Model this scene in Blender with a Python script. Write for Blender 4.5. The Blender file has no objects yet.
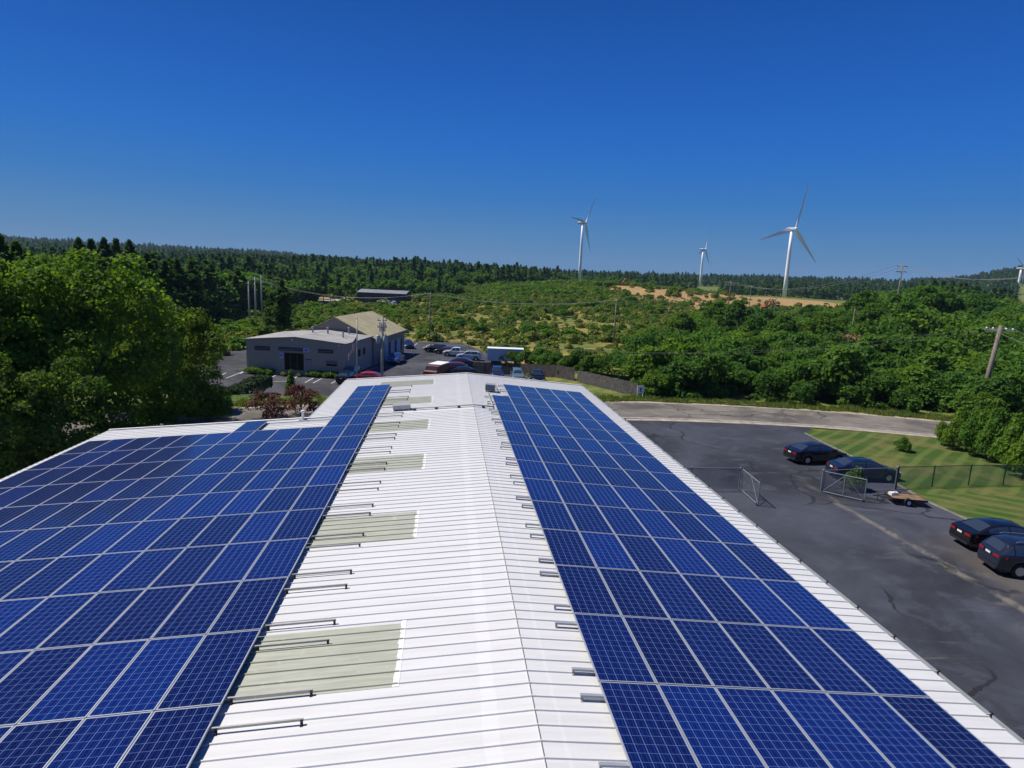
import bpy, bmesh, math, random
import numpy as np
from mathutils import Vector, Matrix

random.seed(7); rng = np.random.default_rng(7)
R = math.radians
scene = bpy.context.scene
col = scene.collection

# ------------------------------------------------------------------ camera
ZR = 6.8                                   # roof ridge above the car park
F_PX = 617.6
YAW, PITCH, ROLL = 0.1096, 0.1675, 0.0431
CAM = Vector((-1.49, 0.0, ZR + 6.50))
def cam_axes():
    F = Vector((math.sin(YAW)*math.cos(PITCH), math.cos(YAW)*math.cos(PITCH), -math.sin(PITCH)))
    Rt = Vector((math.cos(YAW), -math.sin(YAW), 0)); U = Rt.cross(F)
    c, s = math.cos(ROLL), math.sin(ROLL)
    return c*Rt + s*U, -s*Rt + c*U, F
RT, UP, FW = cam_axes()
cd = bpy.data.cameras.new('camera'); cam = bpy.data.objects.new('camera', cd); col.objects.link(cam)
cd.sensor_width = 36.0; cd.lens = F_PX/1024*36.0; cd.clip_start = 0.1; cd.clip_end = 20000
M = Matrix((RT, UP, -FW)).transposed().to_4x4(); M.translation = CAM; cam.matrix_world = M
scene.camera = cam

# ------------------------------------------------------------------ light
SUN_EL = R(55); SUN_H = Vector((-0.92, 0.36, 0)).normalized()
w = bpy.data.worlds.new('World'); scene.world = w; w.use_nodes = True
nt = w.node_tree; bg = nt.nodes['Background']; sky = nt.nodes.new('ShaderNodeTexSky')
sky.sky_type = 'NISHITA'; sky.sun_disc = False; sky.sun_elevation = SUN_EL
sky.sun_rotation = math.atan2(SUN_H.x, SUN_H.y)
sky.altitude = 0; sky.air_density = 1.0; sky.dust_density = 0.0; sky.ozone_density = 2.5
# polarised, deeper blue than the plain sky model: lean its colour towards a clear-day gradient by elevation
tcw = nt.nodes.new('ShaderNodeTexCoord'); spw = nt.nodes.new('ShaderNodeSeparateXYZ'); rw = nt.nodes.new('ShaderNodeValToRGB')
nt.links.new(tcw.outputs['Generated'], spw.inputs[0]); nt.links.new(spw.outputs[2], rw.inputs['Fac'])
el = rw.color_ramp.elements; el[0].position = 0.0; el[0].color = (.090, .205, .37, 1); el[1].position = 1.0; el[1].color = (.004, .040, .20, 1)
for p_, c_ in ((.03, (.072, .195, .38)), (.07, (.048, .180, .40)), (.12, (.020, .150, .44)), (.19, (.006, .122, .47)), (.28, (.003, .090, .41)), (.38, (.001, .064, .32)), (.6, (.003, .045, .24))):
    e_ = el.new(p_); e_.color = (*c_, 1)
sc10 = nt.nodes.new('ShaderNodeVectorMath'); sc10.operation = 'SCALE'; sc10.inputs['Scale'].default_value = 10.0; nt.links.new(rw.outputs['Color'], sc10.inputs[0])
mxw = nt.nodes.new('ShaderNodeMix'); mxw.data_type = 'RGBA'; mxw.inputs[0].default_value = .97
nt.links.new(sky.outputs[0], mxw.inputs[6]); nt.links.new(sc10.outputs[0], mxw.inputs[7]); nt.links.new(mxw.outputs[2], bg.inputs['Color'])
bg.inputs['Strength'].default_value = 0.10
sl = bpy.data.lights.new('sun', 'SUN'); sl.energy = 5.0; sl.angle = R(0.53); sl.color = (1.0, 0.945, 0.86)
so = bpy.data.objects.new('sun', sl); col.objects.link(so)
d = Vector((SUN_H.x*math.cos(SUN_EL), SUN_H.y*math.cos(SUN_EL), math.sin(SUN_EL)))
so.rotation_euler = d.to_track_quat('Z', 'Y').to_euler(); so.location = (0, 0, 100)
vs = scene.view_settings; vs.view_transform = 'Standard'; vs.look = 'None'; vs.exposure = 0.18; vs.gamma = 1; vs.use_curve_mapping = False
scene.cycles.max_bounces = 6; scene.cycles.transparent_max_bounces = 8
scene.cycles.volume_bounces = 0

# ------------------------------------------------------------------ terrain function
def sm(a, b, x):
    t = np.clip((np.asarray(x, float)-a)/(b-a), 0, 1); return t*t*(3-2*t)
TX = np.array([-900, -300, 0, 130, 250, 330, 400, 500, 560, 640, 700, 785, 870, 930, 1024, 1200, 2000.])
TB = np.degrees(np.arctan((TX-512)/F_PX)) + math.degrees(YAW)
TR = np.array([0, 70, 110, 200, 300, 400, 550, 700, 1000, 1500, 2500, 4000, 9000.])
TZ = np.array([
 [0]*17, [0]*17,
 [0, 0, 0, 0, 0, 0, 0, 0, 0, 0, 0, 0, 0, 0, 0, 0, 0],
 [2, 2, 2, 1, 0, 0, 0, 0, 0.5, 1, 1, 1, 4, 5, 3, 3, 3],
 [2, 2, 2, 1, 1, 1, 1.5, 3, 5, 6.5, 5, 2.5, 7.5, 8, 5, 5, 5],
 [3, 3, 3, 2, 3, 3, 3, 8, 11.5, 12, 10, 5, 6, 7, 2, 2, 3],
 [5, 5, 5, 4, 8, 8, 9, 9, 9, 9, 8, 5.5, 6.5, 6, 0, 0, 1],
 [7, 7, 7, 7, 12, 14, 15.5, 13, 9, 8, 7, 6.5, 7, 7, -1, -1, 0],
 [15, 15, 15, 16, 18, 20, 20, 19, 15, 12, 11, 11, 11, 12, 0, 0, 0],
 [24, 24, 24, 26, 26, 24, 20, 20, 22, 24, 26, 28, 29, 32, 56, 56, 50],
 [48, 54, 58, 56, 60, 46, 32, 28, 28, 34, 40, 45, 45, 55, 104, 104, 90],
 [60, 60, 60, 60, 60, 50, 30, 20, 20, 20, 20, 20, 20, 20, 30, 30, 30],
 [0]*17], float)
def H(x, y):
    x = np.asarray(x, float); y = np.asarray(y, float)
    dx = x-CAM.x; dy = y-CAM.y
    r = np.hypot(dx, dy); b = np.degrees(np.arctan2(dx, dy))
    b = np.clip(b, TB[0], TB[-1])
    i = np.clip(np.searchsorted(TB, b)-1, 0, len(TB)-2); j = np.clip(np.searchsorted(TR, r, side='right')-1, 0, len(TR)-2)
    u = (b-TB[i])/(TB[i+1]-TB[i]); v = np.clip((r-TR[j])/(TR[j+1]-TR[j]), 0, 1)
    u = u*u*(3-2*u)
    z = (TZ[j, i]*(1-u)+TZ[j, i+1]*u)*(1-v) + (TZ[j+1, i]*(1-u)+TZ[j+1, i+1]*u)*v
    dip = sm(66, 75, y)*(1-sm(9, 22, x))*(1-sm(230, 380, r))
    rough = sm(110, 220, r)*(np.sin(x*.031+1.3)*np.cos(y*.027)*1.0+np.sin(x*.083+y*.05)*.45)
    return z - 1.7*dip + rough
def Hs(x, y): return float(H(x, y))
def ray(px, py):
    return (FW + RT*((px-512)/F_PX) - UP*((py-384)/F_PX)).normalized()
def gp(px, py, off=0.0):
    """the point of the ground that the photograph shows at px, py"""
    d = ray(px, py); t = 10.0; last = t
    while t < 6000:
        p = CAM + d*t
        if p.z < Hs(p.x, p.y)+off: break
        last = t; t *= 1.015
    lo, hi = last, t
    for _ in range(20):
        m = (lo+hi)/2; p = CAM+d*m
        if p.z < Hs(p.x, p.y)+off: hi = m
        else: lo = m
    return CAM + d*hi
def along(px, rr):
    """ground point at bearing of column px, rr metres away"""
    d = ray(px, 290); k = rr/math.hypot(d.x, d.y); x, y = CAM.x+d.x*k, CAM.y+d.y*k
    return Vector((x, y, Hs(x, y)))

# ------------------------------------------------------------------ materials
def mat(name, base=(.5, .5, .5), rough=.6, metal=0.0, spec=0.5, noise=None, bump=0.0, bscale=20, coat=0.0):
    m = bpy.data.materials.new(name); m.use_nodes = True; t = m.node_tree; b = t.nodes['Principled BSDF']
    b.inputs['Base Color'].default_value = (*base, 1); b.inputs['Roughness'].default_value = rough
    b.inputs['Metallic'].default_value = metal; b.inputs['Specular IOR Level'].default_value = spec
    b.inputs['Coat Weight'].default_value = coat
    tc = t.nodes.new('ShaderNodeTexCoord')
    if noise:
        sc, amt = noise
        n = t.nodes.new('ShaderNodeTexNoise'); n.inputs['Scale'].default_value = sc; n.inputs['Detail'].default_value = 6
        t.links.new(tc.outputs['Object'], n.inputs['Vector'])
        r = t.nodes.new('ShaderNodeValToRGB'); e = r.color_ramp.elements
        e[0].position = .3; e[1].position = .7
        e[0].color = (*[c*(1-amt) for c in base], 1); e[1].color = (*[min(1, c*(1+amt)) for c in base], 1)
        t.links.new(n.outputs['Fac'], r.inputs['Fac']); t.links.new(r.outputs['Color'], b.inputs['Base Color'])
    if bump:
        n2 = t.nodes.new('ShaderNodeTexNoise'); n2.inputs['Scale'].default_value = bscale; n2.inputs['Detail'].default_value = 5
        t.links.new(tc.outputs['Object'], n2.inputs['Vector'])
        bp = t.nodes.new('ShaderNodeBump'); bp.inputs['Strength'].default_value = bump; bp.inputs['Distance'].default_value = .05
        t.links.new(n2.outputs['Fac'], bp.inputs['Height']); t.links.new(bp.outputs['Normal'], b.inputs['Normal'])
    return m
class NG:
    """small helper to write node graphs"""
    def __init__(s, m): s.t = m.node_tree; s.b = s.t.nodes['Principled BSDF']
    def n(s, typ, **kw):
        nd = s.t.nodes.new(typ)
        for k, v in kw.items():
            if k.startswith('i_'): nd.inputs[int(k[2:]) if k[2:].isdigit() else k[2:].replace('_', ' ')].default_value = v
            else: setattr(nd, k, v)
        return nd
    def l(s, a, b): s.t.links.new(a, b)
    def math(s, op, a, b=None, c=None):
        nd = s.t.nodes.new('ShaderNodeMath'); nd.operation = op
        for i, v in enumerate((a, b, c)):
            if v is None: continue
            if isinstance(v, (int, float)): nd.inputs[i].default_value = v
            else: s.l(v, nd.inputs[i])
        return nd.outputs[0]
    def mix(s, f, a, b, typ='MIX'):
        nd = s.t.nodes.new('ShaderNodeMix'); nd.data_type = 'RGBA'; nd.blend_type = typ
        for sock, v in ((nd.inputs[0], f), (nd.inputs[6], a), (nd.inputs[7], b)):
            if isinstance(v, (int, float)): sock.default_value = v
            elif isinstance(v, tuple): sock.default_value = (*v, 1) if len(v) == 3 else v
            else: s.l(v, sock)
        return nd.outputs[2]
    def noise(s, vec, scale, detail=5, rough=.55, dist=0.0):
        nd = s.t.nodes.new('ShaderNodeTexNoise'); nd.inputs['Scale'].default_value = scale; nd.inputs['Detail'].default_value = detail
        nd.inputs['Roughness'].default_value = rough; nd.inputs['Distortion'].default_value = dist
        if vec is not None: s.l(vec, nd.inputs['Vector'])
        return nd.outputs['Fac']
    def ramp(s, f, a, b):
        nd = s.t.nodes.new('ShaderNodeMapRange'); nd.inputs[1].default_value = a; nd.inputs[2].default_value = b; nd.interpolation_type = 'SMOOTHSTEP'
        s.l(f, nd.inputs[0]); return nd.outputs[0]
    def coord(s, which='Object'):
        return s.t.nodes.new('ShaderNodeTexCoord').outputs[which]
    def sep(s, v):
        nd = s.t.nodes.new('ShaderNodeSeparateXYZ'); s.l(v, nd.inputs[0]); return nd.outputs

# ---- solar glass: 6 x 12 polycrystalline cells, pale grid and busbars
def solar_material():
    m = bpy.data.materials.new('solar_cells'); m.use_nodes = True; g = NG(m)
    uv = g.coord('UV'); x, y, _ = g.sep(uv)
    def line(v, n, wd):
        f = g.math('FRACT', g.math('MULTIPLY', v, n)); dd = g.math('ABSOLUTE', g.math('SUBTRACT', f, 0.5))
        return g.math('GREATER_THAN', dd, 0.5-wd)
    gx = line(x, 6, .030); gy = line(y, 12, .022)
    bx = g.math('FRACT', g.math('MULTIPLY', x, 6))
    b1 = g.math('LESS_THAN', g.math('ABSOLUTE', g.math('SUBTRACT', bx, .27)), .014)
    b2 = g.math('LESS_THAN', g.math('ABSOLUTE', g.math('SUBTRACT', bx, .73)), .014)
    grid = g.math('MAXIMUM', gx, g.math('MULTIPLY', gy, .75)); bus = g.math('MULTIPLY', g.math('MAXIMUM', b1, b2), .28)
    lines = g.math('MAXIMUM', grid, bus)
    # cell grains
    oi = g.n('ShaderNodeObjectInfo')
    add = g.n('ShaderNodeVectorMath', operation='ADD'); g.l(g.coord('Object'), add.inputs[0]); g.l(oi.outputs['Random'], add.inputs[1])
    vo = g.n('ShaderNodeTexVoronoi', i_Scale=24.0); g.l(add.outputs[0], vo.inputs['Vector'])
    grain = g.sep(vo.outputs['Color'])[0]
    comb = g.n('ShaderNodeCombineXYZ'); g.l(g.math('FLOOR', g.math('MULTIPLY', x, 6)), comb.inputs[0]); g.l(g.math('FLOOR', g.math('MULTIPLY', y, 12)), comb.inputs[1]); g.l(g.math('MULTIPLY', oi.outputs['Random'], 97), comb.inputs[2])
    wn = g.n('ShaderNodeTexWhiteNoise'); g.l(comb.outputs[0], wn.inputs['Vector'])
    c = g.mix(g.math('POWER', oi.outputs['Random'], 1.6), (.0010, .0030, .036), (.0014, .0145, .125))
    c = g.mix(g.math('MULTIPLY', grain, .32), c, (.003, .024, .17))
    c = g.mix(g.math('MULTIPLY', wn.outputs['Value'], .25), c, (.002, .005, .06))
    c = g.mix(g.math('MULTIPLY', lines, .72), c, (.15, .22, .46))
    # thin settled dust
    dst = g.noise(g.coord('Object'), 1.7, 4)
    c = g.mix(g.math('MULTIPLY', dst, .012), c, (.4, .4, .4))
    g.l(c, g.b.inputs['Base Color']); g.b.inputs['Roughness'].default_value = .12; g.b.inputs['Specular IOR Level'].default_value = .22
    g.b.inputs['Coat Weight'].default_value = .0; g.b.inputs['Coat Roughness'].default_value = .10
    return m
SOLAR = solar_material()
ALU = mat('anodised_aluminium', (.34, .37, .41), .5, .25, noise=(3, .08))
ALU_D = mat('dull_galvanised_steel', (.38, .38, .36), .55, .3, noise=(4, .12))
DARK = mat('dark_plastic', (.02, .02, .022), .5)

def roof_material():
    m = bpy.data.materials.new('white_painted_metal_roof'); m.use_nodes = True; g = NG(m)
    v = g.coord('Object')
    mp = g.n('ShaderNodeMapping'); mp.inputs['Scale'].default_value = (.35, 5.0, 1); g.l(v, mp.inputs['Vector'])
    s1 = g.ramp(g.noise(mp.outputs[0], 1.3, 8, .65), .35, .75)
    s2 = g.ramp(g.noise(v, .6, 6, .6), .4, .75)
    s3 = g.ramp(g.noise(v, 14, 3, .6), .62, .8)
    c = g.mix(g.math('MULTIPLY', s1, .35), (.63, .63, .62), (.43, .43, .425))
    c = g.mix(g.math('MULTIPLY', s2, .25), c, (.66, .65, .62))
    c = g.mix(g.math('MULTIPLY', s3, .25), c, (.40, .39, .36))
    mp7 = g.n('ShaderNodeMapping'); mp7.inputs['Scale'].default_value = (.8, 9.0, 1); g.l(v, mp7.inputs['Vector'])
    c = g.mix(g.math('MULTIPLY', g.ramp(g.noise(mp7.outputs[0], 1.0, 8, .75), .54, .70), .30), c, (.48, .47, .45))
    # brushed coating laps along the ridge
    x, y, z = g.sep(v)
    lap = g.math('MAXIMUM', g.math('LESS_THAN', g.math('ABSOLUTE', g.math('ADD', x, g.math('ADD', .62, g.math('MULTIPLY', g.noise(v, 3, 2), .12)))), .12), g.math('LESS_THAN', g.math('ABSOLUTE', g.math('SUBTRACT', x, g.math('ADD', .30, g.math('MULTIPLY', g.noise(v, 3, 2), .1)))), .03))
    c = g.mix(g.math('MULTIPLY', lap, .22), c, (.75, .75, .75))
    g.l(c, g.b.inputs['Base Color']); g.b.inputs['Roughness'].default_value = .45; g.b.inputs['Specular IOR Level'].default_value = .3
    bp = g.n('ShaderNodeBump'); bp.inputs['Strength'].default_value = .12; bp.inputs['Distance'].default_value = .02
    g.l(g.noise(v, 2.2, 3), bp.inputs['Height']); g.l(bp.outputs[0], g.b.inputs['Normal'])
    return m
ROOF = roof_material()
def skylight_material():
    m = bpy.data.materials.new('aged_fibreglass_skylight'); m.use_nodes = True; g = NG(m)
    v = g.coord('Object'); mp = g.n('ShaderNodeMapping'); mp.inputs['Scale'].default_value = (.6, 7, 1); g.l(v, mp.inputs['Vector'])
    s = g.ramp(g.noise(mp.outputs[0], 2, 7, .65), .3, .75)
    c = g.mix(s, (.42, .43, .345), (.31, .32, .25))
    c = g.mix(g.math('MULTIPLY', g.ramp(g.noise(v, 4.5, 4), .6, .75), .35), c, (.62, .62, .56))
    g.l(c, g.b.inputs['Base Color']); g.b.inputs['Roughness'].default_value = .5
    return m
SKYL = skylight_material()
SIDING = mat('white_metal_siding', (.62, .62, .62), .6, noise=(1, .08))
def siding(name, c, step=.3):
    m = bpy.data.materials.new(name); m.use_nodes = True; g = NG(m); v = g.coord('Object'); x, y, z = g.sep(v)
    s = g.math('ADD', x, y); f = g.math('FRACT', g.math('DIVIDE', s, step))
    dk = g.math('LESS_THAN', f, .14)
    cc = g.mix(g.math('MULTIPLY', dk, .35), c, tuple(k*.6 for k in c))
    cc = g.mix(g.math('MULTIPLY', g.noise(v, 1.2, 5), .25), cc, tuple(k*.75 for k in c))
    g.l(cc, g.b.inputs['Base Color']); g.b.inputs['Roughness'].default_value = .55; return m

def terrain_material():
    m = bpy.data.materials.new('rough_field_ground'); m.use_nodes = True; g = NG(m); v = g.coord('Object')
    a = g.n('ShaderNodeVertexColor'); a.layer_name = 'zone'
    r, gg, bb = g.sep(a.outputs['Color'])
    n1 = g.noise(v, .05, 8, .65); n2 = g.noise(v, .35, 6, .6); n3 = g.noise(v, 2.2, 5, .65)
    green = g.mix(g.ramp(n2, .35, .68), (.085, .13, .028), (.20, .21, .050))
    gold = g.mix(g.ramp(n3, .3, .7), (.40, .27, .085), (.24, .19, .06))
    c = g.mix(g.math('MULTIPLY', g.ramp(g.math('ADD', g.math('MULTIPLY', n1, .7), g.math('MULTIPLY', n2, .35)), .45, .60), gg), green, gold)
    earth = g.mix(g.ramp(n2, .3, .7), (.50, .31, .12), (.27, .19, .10))
    c = g.mix(g.ramp(g.math('ADD', r, g.math('MULTIPLY', g.math('SUBTRACT', n2, .5), .6)), .35, .6), c, earth)
    c = g.mix(g.math('MULTIPLY', n3, .25), c, (.05, .055, .02))
    g.l(c, g.b.inputs['Base Color']); g.b.inputs['Roughness'].default_value = .95; g.b.inputs['Specular IOR Level'].default_value = .1
    bp = g.n('ShaderNodeBump'); bp.inputs['Strength'].default_value = .8; bp.inputs['Distance'].default_value = .25; g.l(n3, bp.inputs['Height']); g.l(bp.outputs[0], g.b.inputs['Normal'])
    return m
def asphalt_material(name, base, kind):
    m = bpy.data.materials.new(name); m.use_nodes = True; g = NG(m); v = g.coord('Object'); x, y, z = g.sep(v)
    n0 = g.noise(v, .09, 6, .6, .8); n1 = g.noise(v, .5, 8, .65, .5); n2 = g.noise(v, 9, 4, .6)
    lo = tuple(k*.62 for k in base); hi = tuple(k*1.7 for k in base)
    c = g.mix(g.ramp(n0, .35, .68), lo, hi)
    c = g.mix(g.math('MULTIPLY', g.ramp(n1, .50, .64), .42), c, tuple(k*2.2 for k in base))
    mp9 = g.n('ShaderNodeMapping'); mp9.inputs['Scale'].default_value = (.35, 1.6, 1); mp9.inputs['Rotation'].default_value = (0, 0, .5); g.l(v, mp9.inputs['Vector'])
    c = g.mix(g.math('MULTIPLY', g.ramp(g.noise(mp9.outputs[0], .55, 9, .72, .6), .58, .66), .38), c, tuple(k*2.9 for k in base))
    if kind == 'lot':
        # worn, sandy line of the old pavement edge and newer asphalt beside the lawn
        wob = g.math('MULTIPLY', g.math('SUBTRACT', g.noise(v, .16, 4), .5), 2.4)
        old = g.math('ABSOLUTE', g.math('ADD', g.math('SUBTRACT', x, 24.0), wob))
        streak = g.math('MULTIPLY', g.ramp(old, .38, .06), g.math('MULTIPLY', g.ramp(n1, .38, .55), g.ramp(y, 44, 30)))
        c = g.mix(g.math('MULTIPLY', streak, .55), c, (.27, .24, .18))
        wide = g.math('MULTIPLY', g.ramp(old, 2.6, .4), g.math('MULTIPLY', g.ramp(g.noise(v, .33, 7, .7, 1.2), .50, .66), g.ramp(y, 48, 26)))
        c = g.mix(g.math('MULTIPLY', wide, .35), c, (.20, .18, .14))
        new = g.math('MULTIPLY', g.ramp(x, 25.5, 27.5), g.math('MULTIPLY', g.ramp(y, 27, 30), g.ramp(y, 46, 40)))
        c = g.mix(g.math('MULTIPLY', new, .6), c, (.085, .09, .12))
        brn = g.math('MULTIPLY', g.ramp(x, 24.0, 26), g.ramp(y, 32, 26)); c = g.mix(g.math('MULTIPLY', brn, .45), c, (.17, .145, .115))
        strk = g.n('ShaderNodeMapping'); strk.inputs['Scale'].default_value = (.10, .9, 1); strk.inputs['Rotation'].default_value = (0, 0, .12); g.l(v, strk.inputs['Vector'])
        c = g.mix(g.math('MULTIPLY', g.ramp(g.noise(strk.outputs[0], .9, 6, .7), .62, .76), .5), c, (.16, .15, .14))
    if kind == 'road':
        c = g.mix(g.math('MULTIPLY', g.ramp(g.noise(v, .25, 6), .4, .7), .3), c, (.20, .18, .155))
    # cracks and sealed joints
    vo = g.n('ShaderNodeTexVoronoi', feature='DISTANCE_TO_EDGE', i_Scale=.085)
    mp = g.n('ShaderNodeVectorMath', operation='ADD'); g.l(v, mp.inputs[0]); nn = g.n('ShaderNodeTexNoise', i_Scale=.25, i_Detail=5.0); g.l(v, nn.inputs['Vector'])
    sc = g.n('ShaderNodeVectorMath', operation='SCALE'); sc.inputs['Scale'].default_value = 4.0; g.l(nn.outputs['Color'], sc.inputs[0]); g.l(sc.outputs[0], mp.inputs[1]); g.l(mp.outputs[0], vo.inputs['Vector'])
    cr = g.math('MULTIPLY', g.math('LESS_THAN', vo.outputs['Distance'], .0075), g.ramp(g.noise(v, .12, 2), .42, .50))
    c = g.mix(g.math('MULTIPLY', cr, .75), c, (.012, .012, .014))
    c = g.mix(g.math('MULTIPLY', n2, .25), c, tuple(k*.5 for k in base))
    g.l(c, g.b.inputs['Base Color']); g.b.inputs['Roughness'].default_value = .85; g.b.inputs['Specular IOR Level'].default_value = .25
    bp = g.n('ShaderNodeBump'); bp.inputs['Strength'].default_value = .4; bp.inputs['Distance'].default_value = .02; g.l(g.noise(v, 30, 3), bp.inputs['Height']); g.l(bp.outputs[0], g.b.inputs['Normal'])
    return m
def lawn_material():
    m = bpy.data.materials.new('mown_lawn'); m.use_nodes = True; g = NG(m); v = g.coord('Object')
    mp = g.n('ShaderNodeMapping'); mp.inputs['Rotation'].default_value = (0, 0, R(-26)); g.l(v, mp.inputs['Vector'])
    dv = g.n('ShaderNodeVectorMath', operation='ADD'); g.l(mp.outputs[0], dv.inputs[0])
    nn = g.n('ShaderNodeTexNoise', i_Scale=.3); g.l(v, nn.inputs['Vector']); sc = g.n('ShaderNodeVectorMath', operation='SCALE'); sc.inputs['Scale'].default_value = .8; g.l(nn.outputs['Color'], sc.inputs[0]); g.l(sc.outputs[0], dv.inputs[1])
    x, y, z = g.sep(dv.outputs[0]); wx, wy, wz = g.sep(v)
    wob = g.math('MULTIPLY', g.noise(v, .12, 2), .8)
    up_ = g.math('SINE', g.math('MULTIPLY', g.math('ADD', wob, g.math('SUBTRACT', g.math('MULTIPLY', wx, .645), g.math('MULTIPLY', wy, .76))), 4.9))
    dn_ = g.math('SINE', g.math('MULTIPLY', g.math('ADD', wob, g.math('ADD', g.math('MULTIPLY', wx, .64), g.math('MULTIPLY', wy, .77))), 4.6))
    zn = g.math('GREATER_THAN', wy, 37.0)
    s = g.math('MULTIPLY', g.ramp(g.math('ADD', g.math('MULTIPLY', zn, up_), g.math('MULTIPLY', g.math('SUBTRACT', 1.0, zn), dn_)), -.2, .9), g.math('ADD', .35, g.noise(v, .8, 5, .7)))
    c = g.mix(s, (.048, .095, .016), (.115, .165, .036))
    n = g.noise(v, .22, 6, .65); c = g.mix(g.math('MULTIPLY', g.ramp(n, .44, .62), .65), c, (.20, .165, .06))
    c = g.mix(g.math('MULTIPLY', g.noise(v, 5, 6, .7), .45), c, (.03, .05, .01))
    g.l(c, g.b.inputs['Base Color']); g.b.inputs['Roughness'].default_value = .9; g.b.inputs['Specular IOR Level'].default_value = .15
    bp = g.n('ShaderNodeBump'); bp.inputs['Strength'].default_value = .9; bp.inputs['Distance'].default_value = .06; g.l(g.noise(v, 12, 4), bp.inputs['Height']); g.l(bp.outputs[0], g.b.inputs['Normal'])
    return m
def leaf_material(name, dark, light, trans=.42, hazy=None):
    m = bpy.data.materials.new(name); m.use_nodes = True; t = m.node_tree; g = NG(m); b = g.b
    a = g.n('ShaderNodeVertexColor'); a.layer_name = 'tint'; r, gg, bb = g.sep(a.outputs['Color'])
    oi = g.n('ShaderNodeObjectInfo')
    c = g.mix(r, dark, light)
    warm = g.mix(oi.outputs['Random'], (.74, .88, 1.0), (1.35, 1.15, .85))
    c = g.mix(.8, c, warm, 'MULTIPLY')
    g.l(c, b.inputs['Base Color']); b.inputs['Roughness'].default_value = .7; b.inputs['Specular IOR Level'].default_value = .12
    tr = g.n('ShaderNodeBsdfTranslucent'); tc2 = g.mix(1.0, c, (1.5, 1.6, .6), 'MULTIPLY'); g.l(tc2, tr.inputs['Color'])
    mx = g.n('ShaderNodeMixShader'); mx.inputs[0].default_value = trans
    g.l(b.outputs[0], mx.inputs[1]); g.l(tr.outputs[0], mx.inputs[2]); g.l(mx.outputs[0], t.nodes['Material Output'].inputs['Surface'])
    return m
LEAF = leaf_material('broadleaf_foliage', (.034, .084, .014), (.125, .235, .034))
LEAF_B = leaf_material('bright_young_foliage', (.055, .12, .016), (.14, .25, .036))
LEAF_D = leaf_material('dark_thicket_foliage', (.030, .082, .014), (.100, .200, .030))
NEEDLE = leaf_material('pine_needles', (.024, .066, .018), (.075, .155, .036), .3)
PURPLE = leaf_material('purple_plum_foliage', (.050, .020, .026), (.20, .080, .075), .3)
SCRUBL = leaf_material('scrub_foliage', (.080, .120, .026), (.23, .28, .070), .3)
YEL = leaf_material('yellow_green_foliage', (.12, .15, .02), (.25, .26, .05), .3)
BARK = mat('grey_brown_bark', (.11, .085, .065), .9, noise=(2, .4), bump=.6, bscale=8)
POLEWOOD = mat('weathered_pole_wood', (.20, .165, .13), .85, noise=(3, .25))
WHITE = mat('white_paint', (.78, .78, .77), .5, noise=(1, .05))
TWHITE = mat('turbine_white', (.86, .87, .88), .5)
GREYP = mat('grey_paint', (.33, .36, .38), .5, noise=(3, .1))
GLASS = mat('dark_tinted_glass', (.030, .040, .050), .05, spec=1.0, coat=.6)
RUBBER = mat('tyre_rubber', (.018, .018, .018), .85)
CHROME = mat('bright_alloy', (.55, .56, .58), .3, .8)
REDL = mat('red_lamp_lens', (.26, .010, .016), .15)
PLATE = mat('licence_plate', (.75, .76, .78), .4)
HEADL = mat('clear_lamp_lens', (.65, .68, .72), .15)

# ------------------------------------------------------------------ object helpers
class MB:
    def __init__(s): s.v = []; s.f = []; s.mi = []
    def quad(s, *p, mi=0):
        k = len(s.v); s.v += [tuple(q) for q in p]; s.f.append(tuple(range(k, k+len(p)))); s.mi.append(mi); return s
    def box(s, x0, x1, y0, y1, z0, z1, mi=0, M=None):
        P = [(x0, y0, z0), (x1, y0, z0), (x1, y1, z0), (x0, y1, z0), (x0, y0, z1), (x1, y0, z1), (x1, y1, z1), (x0, y1, z1)]
        if M is not None: P = [tuple(M @ Vector(p)) for p in P]
        k = len(s.v); s.v += P
        for f in ((0, 3, 2, 1), (4, 5, 6, 7), (0, 1, 5, 4), (1, 2, 6, 5), (2, 3, 7, 6), (3, 0, 4, 7)): s.f.append(tuple(k+i for i in f)); s.mi.append(mi)
        return s
    def tube(s, pts, rad, n=8, mi=0, cap=True):
        pts = [Vector(p) for p in pts]; rad = rad if isinstance(rad, (list, tuple)) else [rad]*len(pts)
        k0 = len(s.v)
        for i, p in enumerate(pts):
            d = (pts[min(i+1, len(pts)-1)]-pts[max(i-1, 0)]).normalized()
            a = d.cross(Vector((0, 0, 1)) if abs(d.z) < .95 else Vector((1, 0, 0))).normalized(); b = d.cross(a)
            for j in range(n):
                t = 2*math.pi*j/n; s.v.append(tuple(p + (a*math.cos(t)+b*math.sin(t))*rad[i]))
        for i in range(len(pts)-1):
            for j in range(n):
                s.f.append((k0+i*n+j, k0+(i+1)*n+j, k0+(i+1)*n+(j+1) % n, k0+i*n+(j+1) % n)); s.mi.append(mi)
        if cap:
            s.f.append(tuple(k0+j for j in range(n))); s.mi.append(mi)
            s.f.append(tuple(k0+(len(pts)-1)*n+j for j in reversed(range(n)))); s.mi.append(mi)
        return s
    def mesh(s, name, mats, smooth=False):
        me = bpy.data.meshes.new(name); me.from_pydata(s.v, [], s.f); me.validate()
        for m in (mats if isinstance(mats, (list, tuple)) else [mats]): me.materials.append(m)
        if len(me.polygons) == len(s.mi) and any(s.mi): me.polygons.foreach_set('material_index', s.mi)
        bm = bmesh.new(); bm.from_mesh(me); bmesh.ops.recalc_face_normals(bm, faces=bm.faces); bm.to_mesh(me); bm.free()
        if smooth: me.shade_smooth()
        return me
    def build(s, name, mats, parent=None, smooth=False):
        return link(name, s.mesh(name, mats, smooth), parent)
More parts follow.
